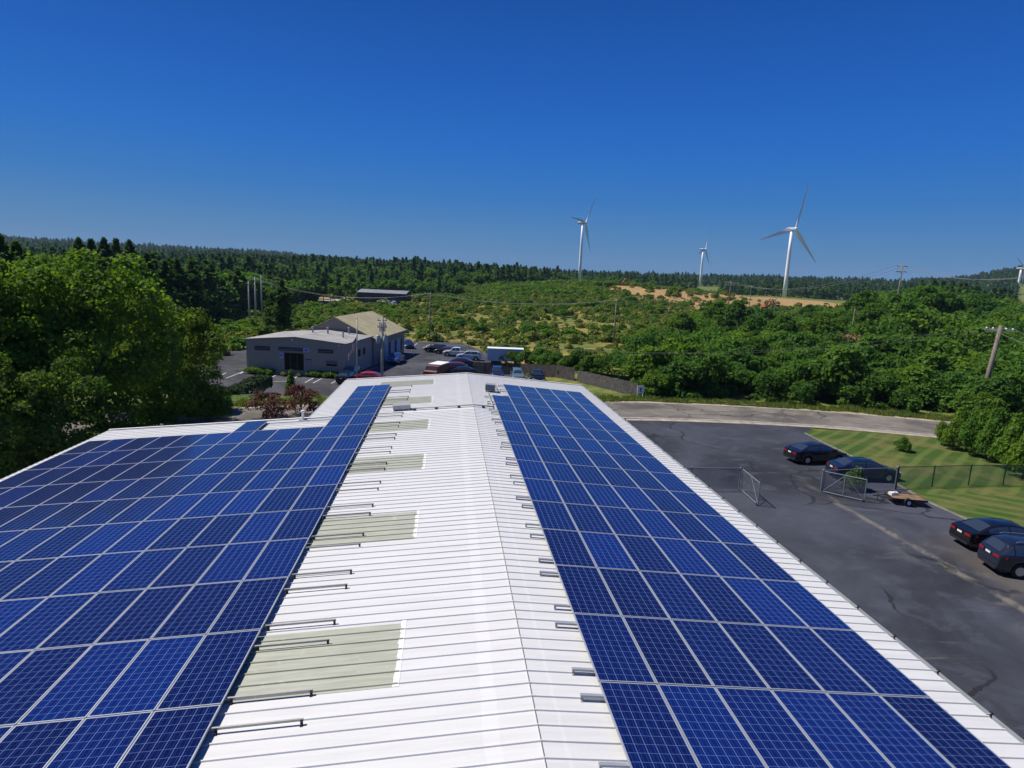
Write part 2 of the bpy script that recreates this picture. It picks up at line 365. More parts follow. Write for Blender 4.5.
def link(name, me, parent=None):
    o = bpy.data.objects.new(name, me); col.objects.link(o)
    if parent is not None: o.parent = parent
    return o
def tag(o, label=None, cat=None, group=None, kind=None):
    if label: o['label'] = label
    if cat: o['category'] = cat
    if group: o['group'] = group
    if kind: o['kind'] = kind
    return o
def thing(name, loc, rz=0, label=None, cat=None, group=None):
    o = bpy.data.objects.new(name, None); col.objects.link(o); o.location = loc; o.rotation_euler = (0, 0, rz); o.empty_display_size = .3
    return tag(o, label, cat, group)
def copy_tree(o, parent=None):
    c = o.copy(); col.objects.link(c)
    if parent is not None: c.parent = parent
    for ch in KIDS.get(o.name, []): copy_tree(ch, c)
    return c
KIDS = {}
def remember(root):
    for o in bpy.data.objects:
        if o.parent == root:
            KIDS.setdefault(root.name, []).append(o); remember(o)

ORD = ['nearest', 'second', 'third', 'fourth', 'fifth', 'sixth', 'seventh', 'eighth', 'ninth', 'tenth', 'eleventh', 'twelfth', 'thirteenth', 'fourteenth', 'fifteenth', 'sixteenth', 'seventeenth']

# ================================================================== SETTING
# ------------------------------------------------------------------ terrain sheet
def build_terrain():
    rr = [0.0]+list(np.geomspace(3, 5000, 380))
    th = list(np.arange(-46, 60, .3)); th += list(np.arange(60, 314, 4.0))
    th = np.radians(np.array(th)); n = len(th)
    RR, TT = np.meshgrid(np.array(rr[1:]), th, indexing='ij')
    X = CAM.x+RR*np.sin(TT); Y = CAM.y+RR*np.cos(TT); Z = H(X, Y)-.08
    v = np.concatenate([[[CAM.x, CAM.y, -.08]], np.stack([X, Y, Z], -1).reshape(-1, 3)])
    f = [(0, 1+(j+1) % n, 1+j) for j in range(n)]
    for i in range(len(rr)-2):
        a = 1+i*n; b = 1+(i+1)*n
        f += [(a+j, a+(j+1) % n, b+(j+1) % n, b+j) for j in range(n)]
    me = bpy.data.meshes.new('terrain'); me.from_pydata(v.tolist(), [], f)
    zone = np.zeros((len(v), 4)); zone[:, 3] = 1
    r = np.hypot(v[:, 0]-CAM.x, v[:, 1]); b = np.degrees(np.arctan2(v[:, 0]-CAM.x, v[:, 1]))
    # golden grass in the field
    px = 512+F_PX*np.tan(np.radians(np.clip(b, -80, 80))-YAW)
    zone[:, 1] = sm(80, 110, r)*(1-sm(330, 400, r))*sm(320, 420, px)*(1-sm(690, 760, px))
    for (x, y, wx, wr) in BARE:
        c = gp(x, y); cr = math.hypot(c.x-CAM.x, c.y)
        e = ((px-x)/wx)**2+((r-cr)/wr)**2
        zone[:, 0] = np.maximum(zone[:, 0], (1-sm(.6, 1.3, e)))
    ca = me.color_attributes.new('zone', 'FLOAT_COLOR', 'POINT'); ca.data.foreach_set('color', zone.reshape(-1).astype(np.float32))
    me.materials.append(terrain_material()); me.shade_smooth()
    o = link('ground', me); tag(o, kind='structure'); return o
BARE = [(665, 291, 75, 90), (705, 298, 60, 90), (775, 301, 75, 150), (845, 308, 55, 130), (605, 284, 40, 40), (330, 301, 70, 22), (780, 308, 60, 30)]
build_terrain()

LOT = asphalt_material('parking_lot_asphalt', (.037, .040, .052), 'lot')
ROADM = asphalt_material('worn_road_asphalt', (.135, .122, .105), 'road')
GLOT = asphalt_material('far_lot_asphalt', (.050, .050, .058), 'plain')
LAWN = lawn_material()
SAND = mat('sandy_shoulder', (.34, .29, .22), .95, noise=(1.2, .35), bump=.5, bscale=6)
LINE = mat('worn_white_line', (.62, .62, .60), .7, noise=(2.5, .3))

def sheet(name, poly, z, m, kind='structure', thick=None):
    mb = MB(); mb.quad(*[(x, y, z) for x, y in poly])
    o = mb.build(name, m); tag(o, kind=kind); return o
def spline(P, n=12):
    out = []; P = [Vector(p) for p in P]; Q = [P[0]*2-P[1]]+P+[P[-1]*2-P[-2]]
    for i in range(1, len(Q)-2):
        for k in range(n):
            t = k/n; a, b, c, d = Q[i-1:i+3]
            out.append(.5*((2*b)+(c-a)*t+(2*a-5*b+4*c-d)*t*t+(3*b-3*c+d-a)*t**3))
    out.append(Q[-2]); return out
# road centre line (ground metres)
def g2(px, py):
    p = gp(px, py); return (p.x, p.y)
rc = spline([(-92, 18), (-66, 36), (-44, 47.5), (-26, 54.2), (-8, 59.5), (8, 62.6), (22, 63.2), (36, 61.5), (48, 57.6), (60, 51), (74, 38), (86, 20)], 10)
def ribbon(name, C, w0, w1, dz, m):
    mb = MB(); L = []
    for i, p in enumerate(C):
        d = (C[min(i+1, len(C)-1)]-C[max(i-1, 0)]); nrm = Vector((-d.y, d.x)).normalized()
        a = p+nrm*w0; b = p+nrm*w1; L.append(((a.x, a.y, Hs(a.x, a.y)+dz), (b.x, b.y, Hs(b.x, b.y)+dz)))
    for i in range(len(L)-1): mb.quad(L[i][0], L[i+1][0], L[i+1][1], L[i][1])
    o = mb.build(name, m); tag(o, kind='structure'); return o
lawnfar = [(32.8, 55.0), (36, 54.9), (40, 54.0), (44, 52.3), (49, 50.0), (56, 46), (64, 38), (72, 26)]
sheet('parking_lot', [(-26, -14), (44, -14), (44, 20), (38, 30), (36, 40), (36, 50), (33.6, 60.5), (6, 60.5), (-26, 52)], 0.004, LOT)
ribbon('road_shoulder', rc, -4.9, 5.2, .010, SAND)
ribbon('road', rc, -4.0, 4.2, .018, ROADM)
ribbon('road_edge_line', rc, -3.75, -3.62, .024, LINE)
# lawn right of the lot, with a shallow mound
def lawn(name, poly, h=0.0, m=LAWN, step=1.0):
    bm = bmesh.new(); vs_ = [bm.verts.new((x, y, 0)) for x, y in poly]; bm.faces.new(vs_)
    bmesh.ops.triangulate(bm, faces=bm.faces)
    for _ in range(5): 
        es = [e for e in bm.edges if e.calc_length() > step*1.5]
        if not es: break
        bmesh.ops.subdivide_edges(bm, edges=es, cuts=1); bmesh.ops.triangulate(bm, faces=[f for f in bm.faces if len(f.verts) > 3])
    for v in bm.verts: v.co.z = Hs(v.co.x, v.co.y)+.11
    top = list(bm.faces)
    ext = bmesh.ops.extrude_face_region(bm, geom=top)
    for e in ext['geom']:
        if isinstance(e, bmesh.types.BMVert): e.co.z += 0.0
    for f in top:
        for v in f.verts: pass
    low = [v for v in bm.verts if v not in [g for g in ext['geom'] if isinstance(g, bmesh.types.BMVert)]]
    for v in low: v.co.z -= .13
    me = bpy.data.meshes.new(name); bmesh.ops.recalc_face_normals(bm, faces=bm.faces); bm.to_mesh(me); bm.free(); me.materials.append(m)
    o = link(name, me); tag(o, kind='structure'); return o
LE = [g2(*p) for p in ((805.5, 433.5), (822, 442), (843, 452), (873, 467), (900, 486), (928, 502), (968, 520), (1018, 533), (1060, 548))]
lawn('lawn', LE[::-1][:0]+[(LE[0][0]+1.2, LE[0][1]+1.0), (38, 55.3), (43, 53.8), (50, 50.6), (60, 43.5), (70, 31), (74, 18), (LE[-1][0]+3, 18)]+LE[::-1])
ke = [Vector(p) for p in LE]
mb = MB()
for a_, b_ in zip(ke[:-1], ke[1:]):
    d_ = (b_-a_).normalized(); n_ = Vector((d_.y, -d_.x))*.16
    if n_.x > 0: n_ = -n_
    mb.quad((a_.x, a_.y, .095), (b_.x, b_.y, .095), (b_.x+n_.x, b_.y+n_.y, .02), (a_.x+n_.x, a_.y+n_.y, .02))
tag(mb.build('kerb', mat('lawn_edge_kerb', (.13, .13, .10), .9, noise=(2, .3))), kind='structure')
# verge beyond the road on the right, and lawn patches on the left
lawn('verge', [(2.6, 67.4), (9, 68.2), (20, 68.6), (30, 67.6), (38, 66.0), (38, 68), (28, 70), (20, 73), (14, 79), (8, 80), (2, 80)])
lawn('verge', [(-46, 52.5), (-30, 59), (-20, 62.4), (-12, 64.6), (-4, 66.4), (-6, 70.5), (-12, 71.5), (-20, 69.5), (-30, 66), (-44, 60)])
# far parking lot round the grey building
gl = [g2(168, 372), g2(212, 391), g2(262, 396), (-7, 74.5), (4, 77), g2(535, 381), g2(480, 350), g2(462, 343), g2(405, 341.5), g2(380, 335), g2(300, 345), g2(225, 352)]
def flat_sheet(name, poly, off, m):
    bm = bmesh.new(); vs_ = [bm.verts.new((x, y, 0)) for x, y in poly]; bm.faces.new(vs_); bmesh.ops.triangulate(bm, faces=bm.faces)
    for _ in range(5):
        es = [e for e in bm.edges if e.calc_length() > 2.5]
        if not es: break
        bmesh.ops.subdivide_edges(bm, edges=es, cuts=1); bmesh.ops.triangulate(bm, faces=[f for f in bm.faces if len(f.verts) > 3])
    for v in bm.verts: v.co.z = Hs(v.co.x, v.co.y)+off
    me = bpy.data.meshes.new(name); bmesh.ops.recalc_face_normals(bm, faces=bm.faces); bm.to_mesh(me); bm.free(); me.materials.append(m)
    for p in me.polygons: pass
    o = link(name, me); tag(o, kind='structure'); return o
flat_sheet('parking_lot', gl, .02, GLOT)
flat_sheet('dirt_road', [g2(205, 306.5), g2(260, 303), g2(352, 296), g2(357, 299), g2(300, 305), g2(255, 309), g2(205, 312)], .15, SAND)
mb = MB()
for (a, b) in [((240, 374), (245.4, 370.5)), ((252.7, 377.2), (260.5, 373.7)), ((265.6, 380.5), (280.2, 373.3)), ((293.2, 379.1), (302, 373.7)), ((305, 382.8), (318.1, 375.6)), ((313.2, 383.2), (325.7, 376.4)), ((331.3, 383.7), (338.1, 379.8)),
               ((226, 378.5), (243.8, 371.6)), ((262, 381.5), (287, 381.5)), ((218, 377), (226, 373)), ((411.8, 347.4), (417.4, 343.4)), ((423, 348), (430, 344.5)), ((361, 373), (372, 370)), ((366, 370.5), (377, 367.5))]:
    A = gp(*a); B = gp(*b); d = (B-A).normalized(); n = Vector((-d.y, d.x, 0))*.065
    mb.quad((A.x+n.x, A.y+n.y, A.z+.035), (A.x-n.x, A.y-n.y, A.z+.035), (B.x-n.x, B.y-n.y, B.z+.035), (B.x+n.x, B.y+n.y, B.z+.035))
tag(mb.build('parking_lines', LINE), kind='structure')

# ================================================================== THE SOLAR ROOF
TH = 0.0823; CT, ST = math.cos(TH), math.sin(TH)
def rp(sg, u, y, h=0.0):
    """roof point: side, distance down the slope, along, height above the sheet"""
    return Vector((sg*(u*CT+h*ST), y, ZR-u*ST+h*CT))
RIB = 0.3226; Y0, YF, YW = -6.0, 42.2, 30.65
ML = thing('warehouse', (0, 0, 0), 0, 'long low-pitched white metal building carrying the solar panels in the foreground', 'building')
def rib_profile(y0, y1):
    P = []; k = math.ceil((y0+.01)/RIB); P.append((y0, 0))
    while k*RIB < y1-.09:
        y = k*RIB; P += [(y, 0), (y+.010, .022), (y+.030, .022), (y+.042, 0)]; k += 1
    P.append((y1, 0)); return P
def ribbed(name, sg, segs, m, h=0.0, parent=ML):
    mb = MB()
    for (u0, u1, y0, y1) in segs:
        P = rib_profile(y0, y1); n = max(1, int((u1-u0)/3))
        for i in range(len(P)-1):
            a, b = P[i], P[i+1]
            mb.quad(rp(sg, u0, a[0], a[1]+h), rp(sg, u1, a[0], a[1]+h), rp(sg, u1, b[0], b[1]+h), rp(sg, u0, b[0], b[1]+h))
    o = mb.build(name, m, parent); return o
UE, UW = 8.12, 17.5
ribbed('roof', 1, [(0, UE, Y0, YF)], ROOF)
ribbed('roof', -1, [(0, UE, YW, YF), (0, UW, Y0, YW)], ROOF)
SKY_Y = [(9.3, 11.2), (15.15, 17.05), (20.98, 22.88), (26.85, 28.7), (32.7, 34.55), (38.5, 40.35)]
for i, (a, b) in enumerate(SKY_Y):
    ribbed('skylight', -1, [(2.16, 5.6, a, b)], SKYL, .004)
    mb = MB(); mb.box(0, 1, 0, 1, 0, 1)  # white sealant bead down the ridge side of the skylight
    mb = MB(); rnd = random.Random(i)
    yy = a
    while yy < b-.05:
        ww = .05+rnd.random()*.04; mb.quad(rp(-1, 2.13, yy, .006), rp(-1, 2.16+ww, yy, .006), rp(-1, 2.16+ww*.8, yy+.2, .006), rp(-1, 2.13, yy+.2, .006)); yy += .2
    mb.build('sealant', WHITE, ML)
mb = MB()
for a_, b_ in ((-.003, .003),):
    mb.quad((a_, Y0, ZR+.0235), (b_, Y0, ZR+.0235), (b_, YF, ZR+.0235), (a_, YF, ZR+.0235)); mb.quad((a_, Y0, ZR+.001), (a_, YF, ZR+.001), (a_, YF, ZR+.0235), (a_, Y0, ZR+.0235)); mb.quad((b_, Y0, ZR+.001), (b_, YF, ZR+.001), (b_, YF, ZR+.0235), (b_, Y0, ZR+.0235))
mb.build('ridge_seam', mat('seam_grey', (.30, .30, .29), .7), ML)
# fascia / walls
mb = MB()
zb = -0.1
WALLM = siding('white_ribbed_wall', (.55, .56, .56))
xr = UE*CT-.06; zr_ = ZR-UE*ST-.03; xw = -(UW*CT-.06); zw = ZR-UW*ST-.03; xl = -(UE*CT-.06)
mb.quad((xr, Y0, zb), (xr, YF-.1, zb), (xr, YF-.1, zr_), (xr, Y0, zr_))
mb.quad((xr, YF-.1, zb), (xl, YF-.1, zb), (xl, YF-.1, zr_), (0, YF-.1, ZR-.03), (xr, YF-.1, zr_))
mb.quad((xl, YF-.1, zb), (xl, YW-.1, zb), (xl, YW-.1, zr_), (xl, YF-.1, zr_))
mb.quad((xl, YW-.1, zb), (xw, YW-.1, zb), (xw, YW-.1, zw), (xl, YW-.1, zr_))
mb.quad((xw, YW-.1, zb), (xw, Y0, zb), (xw, Y0, zw), (xw, YW-.1, zw))
mb.quad((xw, Y0, zb), (xr, Y0, zb), (xr, Y0, zr_), (0, Y0, ZR-.03), (xw, Y0, zw))
mb.build('wall', WALLM, ML)
mb = MB()                                   # rake trims on the far ends
for (sg, u0, u1, y) in ((1, 0, UE, YF), (-1, 0, UE, YF), (-1, UE, UW, YW)):
    a, b = rp(sg, u0, y), rp(sg, u1, y)
    mb = MB()
    for dy0, dy1, z0, z1 in ((0.0, .03, -.16, .045), (-.12, 0.0, .036, .045)):
        mb.quad((a.x, y+dy0, a.z+z1), (b.x, y+dy0, b.z+z1), (b.x, y+dy1, b.z+z1), (a.x, y+dy1, a.z+z1))
        mb.quad((a.x, y+dy1, a.z+z0), (b.x, y+dy1, b.z+z0), (b.x, y+dy1, b.z+z1), (a.x, y+dy1, a.z+z1))
    mb.build('rake_trim', WHITE, ML)
# gutter with hangers on the right eave
mb = MB(); e = rp(1, UE, 0)
gx0, gx1, gz0, gz1 = e.x+.002, e.x+.13, e.z-.13, e.z-.015
for x in (gx0, gx1-.008): mb.box(x, x+.008, Y0, YF, gz0, gz1)
mb.box(gx0, gx1, Y0, YF, gz0-.008, gz0-.001)
gut = mb.build('gutter', GREYP, ML)
y = Y0+.4
while y < YF: mb = MB(); mb.box(gx0-.05, gx1+.01, y, y+.035, gz1+.002, gz1+.012); mb.box(gx1-.02, gx1+.02, y-.01, y+.045, gz1-.03, gz1+.03, mi=1); mb.build('hanger', [ALU_D, DARK], gut); y += 1.2
mb = MB(); y = Y0
while y < YW:                                # closure angle along the left eave
    y += 6
a = rp(-1, UW, 0)
mb.box(a.x-.0, a.x+.02, Y0, YW, a.z-.18, a.z-.012); mb.build('eave_trim', GREYP, ML)
mb = MB(); a = rp(-1, UE, 0); mb.box(a.x-.10, a.x+.02, YW+.1, YF, a.z-.16, a.z-.012); mb.build('eave_trim', GREYP, ML)
# ------------------------------------------------------------------ solar panels
PW, PL, PP, PR = 0.992, 2.075, 1.01, 2.0973
def panel_proto():
    root = thing('solar_panel', (0, 0, 0))
    t = .035; fw = .020
    mb = MB(); x0, x1, y0, y1 = -PW/2, PW/2, -PL/2, PL/2
    mb.box(x0, x1, y0, y0+fw, 0, t); mb.box(x0, x1, y1-fw, y1, 0, t); mb.box(x0, x0+fw, y0+fw, y1-fw, 0, t); mb.box(x1-fw, x1, y0+fw, y1-fw, 0, t)
    mb.build('frame', ALU, root)
    me = bpy.data.meshes.new('cell_glass')
    a, b, c, d_ = x0+fw, x1-fw, y0+fw, y1-fw
    me.from_pydata([(a, c, t-.004), (b, c, t-.004), (b, d_, t-.004), (a, d_, t-.004), (a, c, .004), (b, c, .004), (b, d_, .004), (a, d_, .004)], [], [(0, 1, 2, 3), (7, 6, 5, 4)])
    uvl = me.uv_layers.new(name='UVMap'); U = [(0, 0), (1, 0), (1, 1), (0, 1)]
    for i in range(8): uvl.data[i].uv = U[i % 4]
    me.materials.append(SOLAR); link('cell_glass', me, root)
    return root
proto = panel_proto(); remember(proto); first = [True]
PH = .105
def place_panel(sg, u, y, label, group):
    if first[0]: o = proto; first[0] = False
    else: o = copy_tree(proto)
    p = rp(sg, u, y, PH); o.location = p; o.rotation_euler = (0, sg*TH, 0)
    o.rotation_euler = (random.gauss(0, .0012), sg*TH+random.gauss(0, .0012), 0)
    tag(o, label, 'solar panel', group); return o
C0, R0, D0, S0 = 1.1315, 8.9936, 4.8536, 11.2134
def ordl(i, n, near='near', far='far'):
    if i < (n+1)//2: return ('nearest' if i == 0 else ORD[i]+' nearest')
    j = n-1-i; return ('farthest' if j == 0 else ORD[j]+' farthest')
NRR = 16
for c in range(6):
    for r in range(-2, 14):
        if c == 0 and r >= 12: continue
        place_panel(1, C0+(c+.5)*PP, R0+(r+.5)*PR, 'right slope solar panel, %s column from the ridge, %s row' % (('first' if c == 0 else ORD[c]), ordl(r+2, NRR)), 'solar panels on the right roof slope')
ND = 12
for dcol in range(ND):
    for s in range(-3, 13):
        if dcol >= 2 and s > 8: continue
        if s == 8 and dcol >= 2 and dcol != 5: continue
        place_panel(-1, D0+(dcol+.5)*PP, S0+(s+.5)*PR, 'left slope solar panel, %s column from the ridge, %s row' % (('first' if dcol == 0 else ORD[dcol]), ordl(s+3, 16)), 'solar panels on the left roof slope')
# rails
def rail(sg, ua, ub, y, label, group, stub=True):
    root = thing('mounting_rail', rp(sg, ua, y, 0), 0, label, 'mounting rail', group); O = root.location
    def q(u, yy, h): return rp(sg, u, yy, h)-O
    mb = MB(); w_ = .015 if sg < 0 else .030
    for (h0, h1, a, b) in ((.062, .100, -w_, w_),):
        P = [q(ua, y+a, h0), q(ub, y+a, h0), q(ub, y+b, h0), q(ua, y+b, h0), q(ua, y+a, h1), q(ub, y+a, h1), q(ub, y+b, h1), q(ua, y+b, h1)]
        k = len(mb.v); mb.v += [tuple(p) for p in P]
        for f in ((0, 3, 2, 1), (4, 5, 6, 7), (0, 1, 5, 4), (1, 2, 6, 5), (2, 3, 7, 6), (3, 0, 4, 7)): mb.f.append(tuple(k+i for i in f)); mb.mi.append(0)
    mb.build('rail_bar', ALU_D if sg < 0 else ALU, root)
    u = ua+.03
    while u < min(ub, ua+2.6):
        A = q(u, y, 0); mb = MB(); mb.box(A.x-.022, A.x+.022, A.y-.06, A.y-.016, A.z-.002, A.z+.012); mb.box(A.x-.022, A.x+.022, A.y-.024, A.y-.016, A.z+.012, A.z+.085); mb.box(A.x-.010, A.x+.010, A.y-.05, A.y-.034, A.z+.012, A.z+.028); u += 1.25
        mb.build('foot', DARK if sg < 0 else ALU_D, root)
    return root
for r in range(-2, 14):
    for k, o in enumerate((.37, 1.80)):
        c0 = C0 if r < 12 else C0+PP
        ln = .36+.05*math.sin(r*5.1+k*2)
        rail(1, c0-ln, C0+6*PP+.06, R0+r*PR+o, 'short silver rail stub, %s edge of the %s right slope panel row' % (('near', 'far')[k], ordl(r+2, NRR)), 'rail ends on the right slope')
for s in range(-3, 13):
    for k, o in enumerate((.20, 1.62)):
        nd = 2 if s > 8 else ND
        if s == 8: nd = 6
        rail(-1, D0-1.35, D0+nd*PP+.06, S0+s*PR+o, 'long grey rail end, %s edge of the %s left slope panel row' % (('near', 'far')[k], ordl(s+3, 16)), 'rail ends on the left slope')
# conduit, boxes
cz = thing('conduit_run', rp(-1, 3.2, 31.0), 0, 'grey conduit crossing the roof ridge between the two panel arrays on small blocks', 'conduit')
O = cz.location
mb = MB(); P = [rp(-1, 3.1, 31.0, .10)-O, rp(-1, .04, 31.0, .10)-O, rp(1, .04, 31.0, .10)-O, rp(1, .98, 31.0, .10)-O]
mb.tube(P, .032, 8); P2 = [rp(1, .98, 31.0, .10)-O, rp(1, .98, 35.2, .10)-O]; mb.tube(P2, .032, 8)
mb.build('pipe', ALU_D, cz, True)
for (sg, u, y) in ((-1, 3.0, 31), (-1, 1.9, 31), (-1, .75, 31), (1, .5, 31)):
    A = rp(sg, u, y)-O; mb = MB(); mb.box(A.x-.07, A.x+.07, A.y-.12, A.y+.12, A.z+.0, A.z+.075); mb.build('support_block', DARK, cz)
def roofbox(name, sg, u, y, w_, l, h0, h1, label, cat, m):
    root = thing(name, rp(sg, u, y, 0), 0, label, cat); root.rotation_euler = (0, sg*TH, 0)
    mb = MB(); mb.box(-w_/2, w_/2, -l/2, l/2, h0, h1); mb.build('casing', m, root)
    mb = MB(); mb.box(-w_/2-.012, w_/2+.012, -l/2-.012, l/2+.012, h1+.001, h1+.025); mb.build('lid', ALU, root)
    mb = MB()
    for sx in (-1, 1):
        mb.box(sx*(w_/2-.04)-.02, sx*(w_/2-.04)+.02, -l/2-.08, l/2+.08, 0, h0-.002)
    mb.build('stand', ALU_D, root); return root
roofbox('combiner_box', -1, 3.65, 31.3, .85, .55, .07, .26, 'grey electrical combiner box lying beside the left solar array', 'electrical box', ALU_D)
roofbox('disconnect_box', 1, 1.15, 36.0, .55, .5, .10, .42, 'blue-grey electrical box at the far ridge corner of the right array', 'electrical box', mat('blue_grey_enamel', (.09, .125, .16), .6))
jr = thing('cable_tray', rp(1, 1.4, 37.2), 0, 'open cable tray with orange wiring beside the missing panels of right array', 'cable tray'); O = jr.location
mb = MB()
for du in (0, .45): 
    A = rp(1, 1.2+du, 37.2, .08)-O; mb.box(A.x-.02, A.x+.02, -1.0, 1.4, A.z-.02, A.z+.03)
for k in range(5):
    A = rp(1, 1.4, 36.2+k*.5, .1)-O; mb.box(A.x-.25, A.x+.25, A.y-.015, A.y+.015, A.z-.01, A.z+.01)
mb.build('frame', ALU_D, jr)
mb = MB(); mb.tube([(.0, -.9, .10), (.12, -.4, .16), (-.03, .1, .12), (.15, .6, .15)], .022, 6); mb.build('cable', mat('orange_cable', (.5, .12, .04), .5), jr, True)
vr = thing('vent_stub', rp(-1, 8.35, 30.2), 0, 'small white vent stub with a pipe at the notch of the left roof', 'vent'); 
mb = MB(); mb.tube([(0, 0, 0), (0, 0, .42)], .055, 10); mb.tube([(0, 0, .42), (0, 0, .5)], [.1, .085], 10); mb.build('stack', WHITE, vr)
mb = MB(); mb.tube([(.06, 0, .08), (1.9, .1, .24)], .03, 8); mb.build('pipe', ALU, vr)
mb = MB(); mb.box(-.15, .15, -.15, .15, .0, .05); mb.build('flashing', ALU, vr)

# ================================================================== VEGETATION
def leaf_mesh(name, lobes, n, size, m, seed=0, inner=.35, up=.25, extra=None, dense_low=-.55, mats=None, aspect=1.0):
    r = np.random.default_rng(seed); L = np.array(lobes, float)
    wgt = (L[:, 3]*L[:, 4]+L[:, 4]*L[:, 5]+L[:, 3]*L[:, 5]); wgt /= wgt.sum()
    k = r.choice(len(L), n, p=wgt); c = L[k, :3]; ra = L[k, 3:6]
    d = r.normal(size=(n, 3)); d /= np.linalg.norm(d, axis=1)[:, None]
    low = d[:, 2] < dense_low; d[low, 2] *= -1
    rad = 1-inner*r.random(n)**1.8
    bump = 1+.22*np.sin(d[:, 0]*7+k)*np.cos(d[:, 1]*6+k*2)+.10*r.normal(size=n)
    p = c+d*ra*(rad*bump)[:, None]
    nr = d*.75+r.normal(size=(n, 3))*.55+np.array([0, 0, up]); nr /= np.linalg.norm(nr, axis=1)[:, None]
    t = np.cross(nr, r.normal(size=(n, 3))); t /= np.linalg.norm(t, axis=1)[:, None]; b = np.cross(nr, t)
    if n > 15000:                        # airy crowns: thin the leaves in patches
        hole = np.sin(p[:, 0]*1.9+seed)*np.sin(p[:, 1]*2.1)*np.sin(p[:, 2]*2.4+1)+.35*r.normal(size=n); kp = hole < .34
        p, nr, t, b, k, rad = p[kp], nr[kp], t[kp], b[kp], k[kp], rad[kp]; n = len(p)
    s = size*(.55+.9*r.random(n))[:, None]
    v = np.stack([p-t*s*.6*aspect, p-b*s*.5+nr*s*.10, p+t*s*.6*aspect, p+b*s*.45-nr*s*.12], 1)
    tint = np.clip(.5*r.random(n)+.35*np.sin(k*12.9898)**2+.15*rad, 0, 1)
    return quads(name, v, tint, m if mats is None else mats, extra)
def quads(name, v, tint, m, extra=None):
    n = len(v); V = v.reshape(-1, 3); F = np.arange(n*4).reshape(n, 4); T = np.repeat(tint, 4); mi = np.zeros(n, int)
    me = bpy.data.meshes.new(name)
    if extra is not None:
        ev, ef = extra; base = len(V); V = np.concatenate([V, ev]); F = np.concatenate([F, ef+base]); T = np.concatenate([T, np.zeros(len(ev))]); mi = np.concatenate([mi, np.ones(len(ef), int)])
    me.vertices.add(len(V)); me.vertices.foreach_set('co', V.reshape(-1).astype(np.float32))
    me.loops.add(len(F)*4); me.loops.foreach_set('vertex_index', F.reshape(-1).astype(np.int32))
    me.polygons.add(len(F)); me.polygons.foreach_set('loop_start', (np.arange(len(F))*4).astype(np.int32))
    me.polygons.foreach_set('material_index', mi.astype(np.int32))
    me.update(calc_edges=True)
    ca = me.color_attributes.new('tint', 'FLOAT_COLOR', 'POINT'); C4 = np.stack([T, T, T, np.ones(len(T))], 1); ca.data.foreach_set('color', C4.reshape(-1).astype(np.float32))
    for x in (m if isinstance(m, (list, tuple)) else [m]): me.materials.append(x)
    return me
def trunk_mb(h, r0, lobes, seed, sides=7):
    rnd = random.Random(seed); mb = MB(); bx, by = rnd.uniform(-.4, .4), rnd.uniform(-.4, .4)
    pts = [Vector((0, 0, -.15)), Vector((bx*.3, by*.3, h*.3)), Vector((bx, by, h*.6)), Vector((bx*.8, by*1.2, h*.86))]
    mb.tube(pts, [r0*1.25, r0*.85, r0*.5, r0*.15], sides)
    for L in lobes:
        st = pts[1].lerp(pts[2], rnd.uniform(0, .9)); en = Vector(L[:3]); md = st.lerp(en, .5)+Vector((0, 0, -.1*h*rnd.random()))
        mb.tube([st, md, en], [r0*.42, r0*.26, r0*.06], 5, cap=False)
    return mb
def trunk_extra(h, r0, n=5):
    mb = MB(); mb.tube([(0, 0, -.3), (0, 0, h*.5), (0, 0, h*.85)], [r0, r0*.7, r0*.2], n, cap=False)
    return np.array(mb.v), np.array(mb.f)
def broad_lobes(h, rad, n, seed, base=.28):
    r = random.Random(seed); out = []
    for i in range(n):
        a = i*2.399+r.uniform(-.4, .4); q = math.sqrt((i+.5)/n)*rad*.66
        z = h*(base+.10)+(h*(1-base)-h*.2)*(1-(q/rad)**2*1.1)*(r.uniform(.55, 1.0) if n < 20 else r.uniform(.35, 1.12))
        lr = rad*(r.uniform(.30, .46) if n < 20 else r.uniform(.13, .30))
        out.append((math.cos(a)*q, math.sin(a)*q, min(z, h-lr*.8), lr, lr*r.uniform(.85, 1.1), lr*r.uniform(.62, .85)))
    for i in range(n//3):      # lower skirt
        a = r.uniform(0, 6.28); q = rad*r.uniform(.5, .75); lr = rad*r.uniform(.22, .34)
        out.append((math.cos(a)*q, math.sin(a)*q, h*r.uniform(base, base+.2), lr, lr, lr*.7))
    return out
def shrub_lobes(h, rad, n, seed):
    r = random.Random(seed); out = []
    for i in range(n):
        a = i*2.399; q = math.sqrt((i+.3)/n)*rad*.7; lr = rad*r.uniform(.32, .5)
        out.append((math.cos(a)*q, math.sin(a)*q, h*r.uniform(.30, .66)*(1-.35*q/rad), lr, lr, lr*r.uniform(.7, 1.1)*h/rad*.6))
    return out
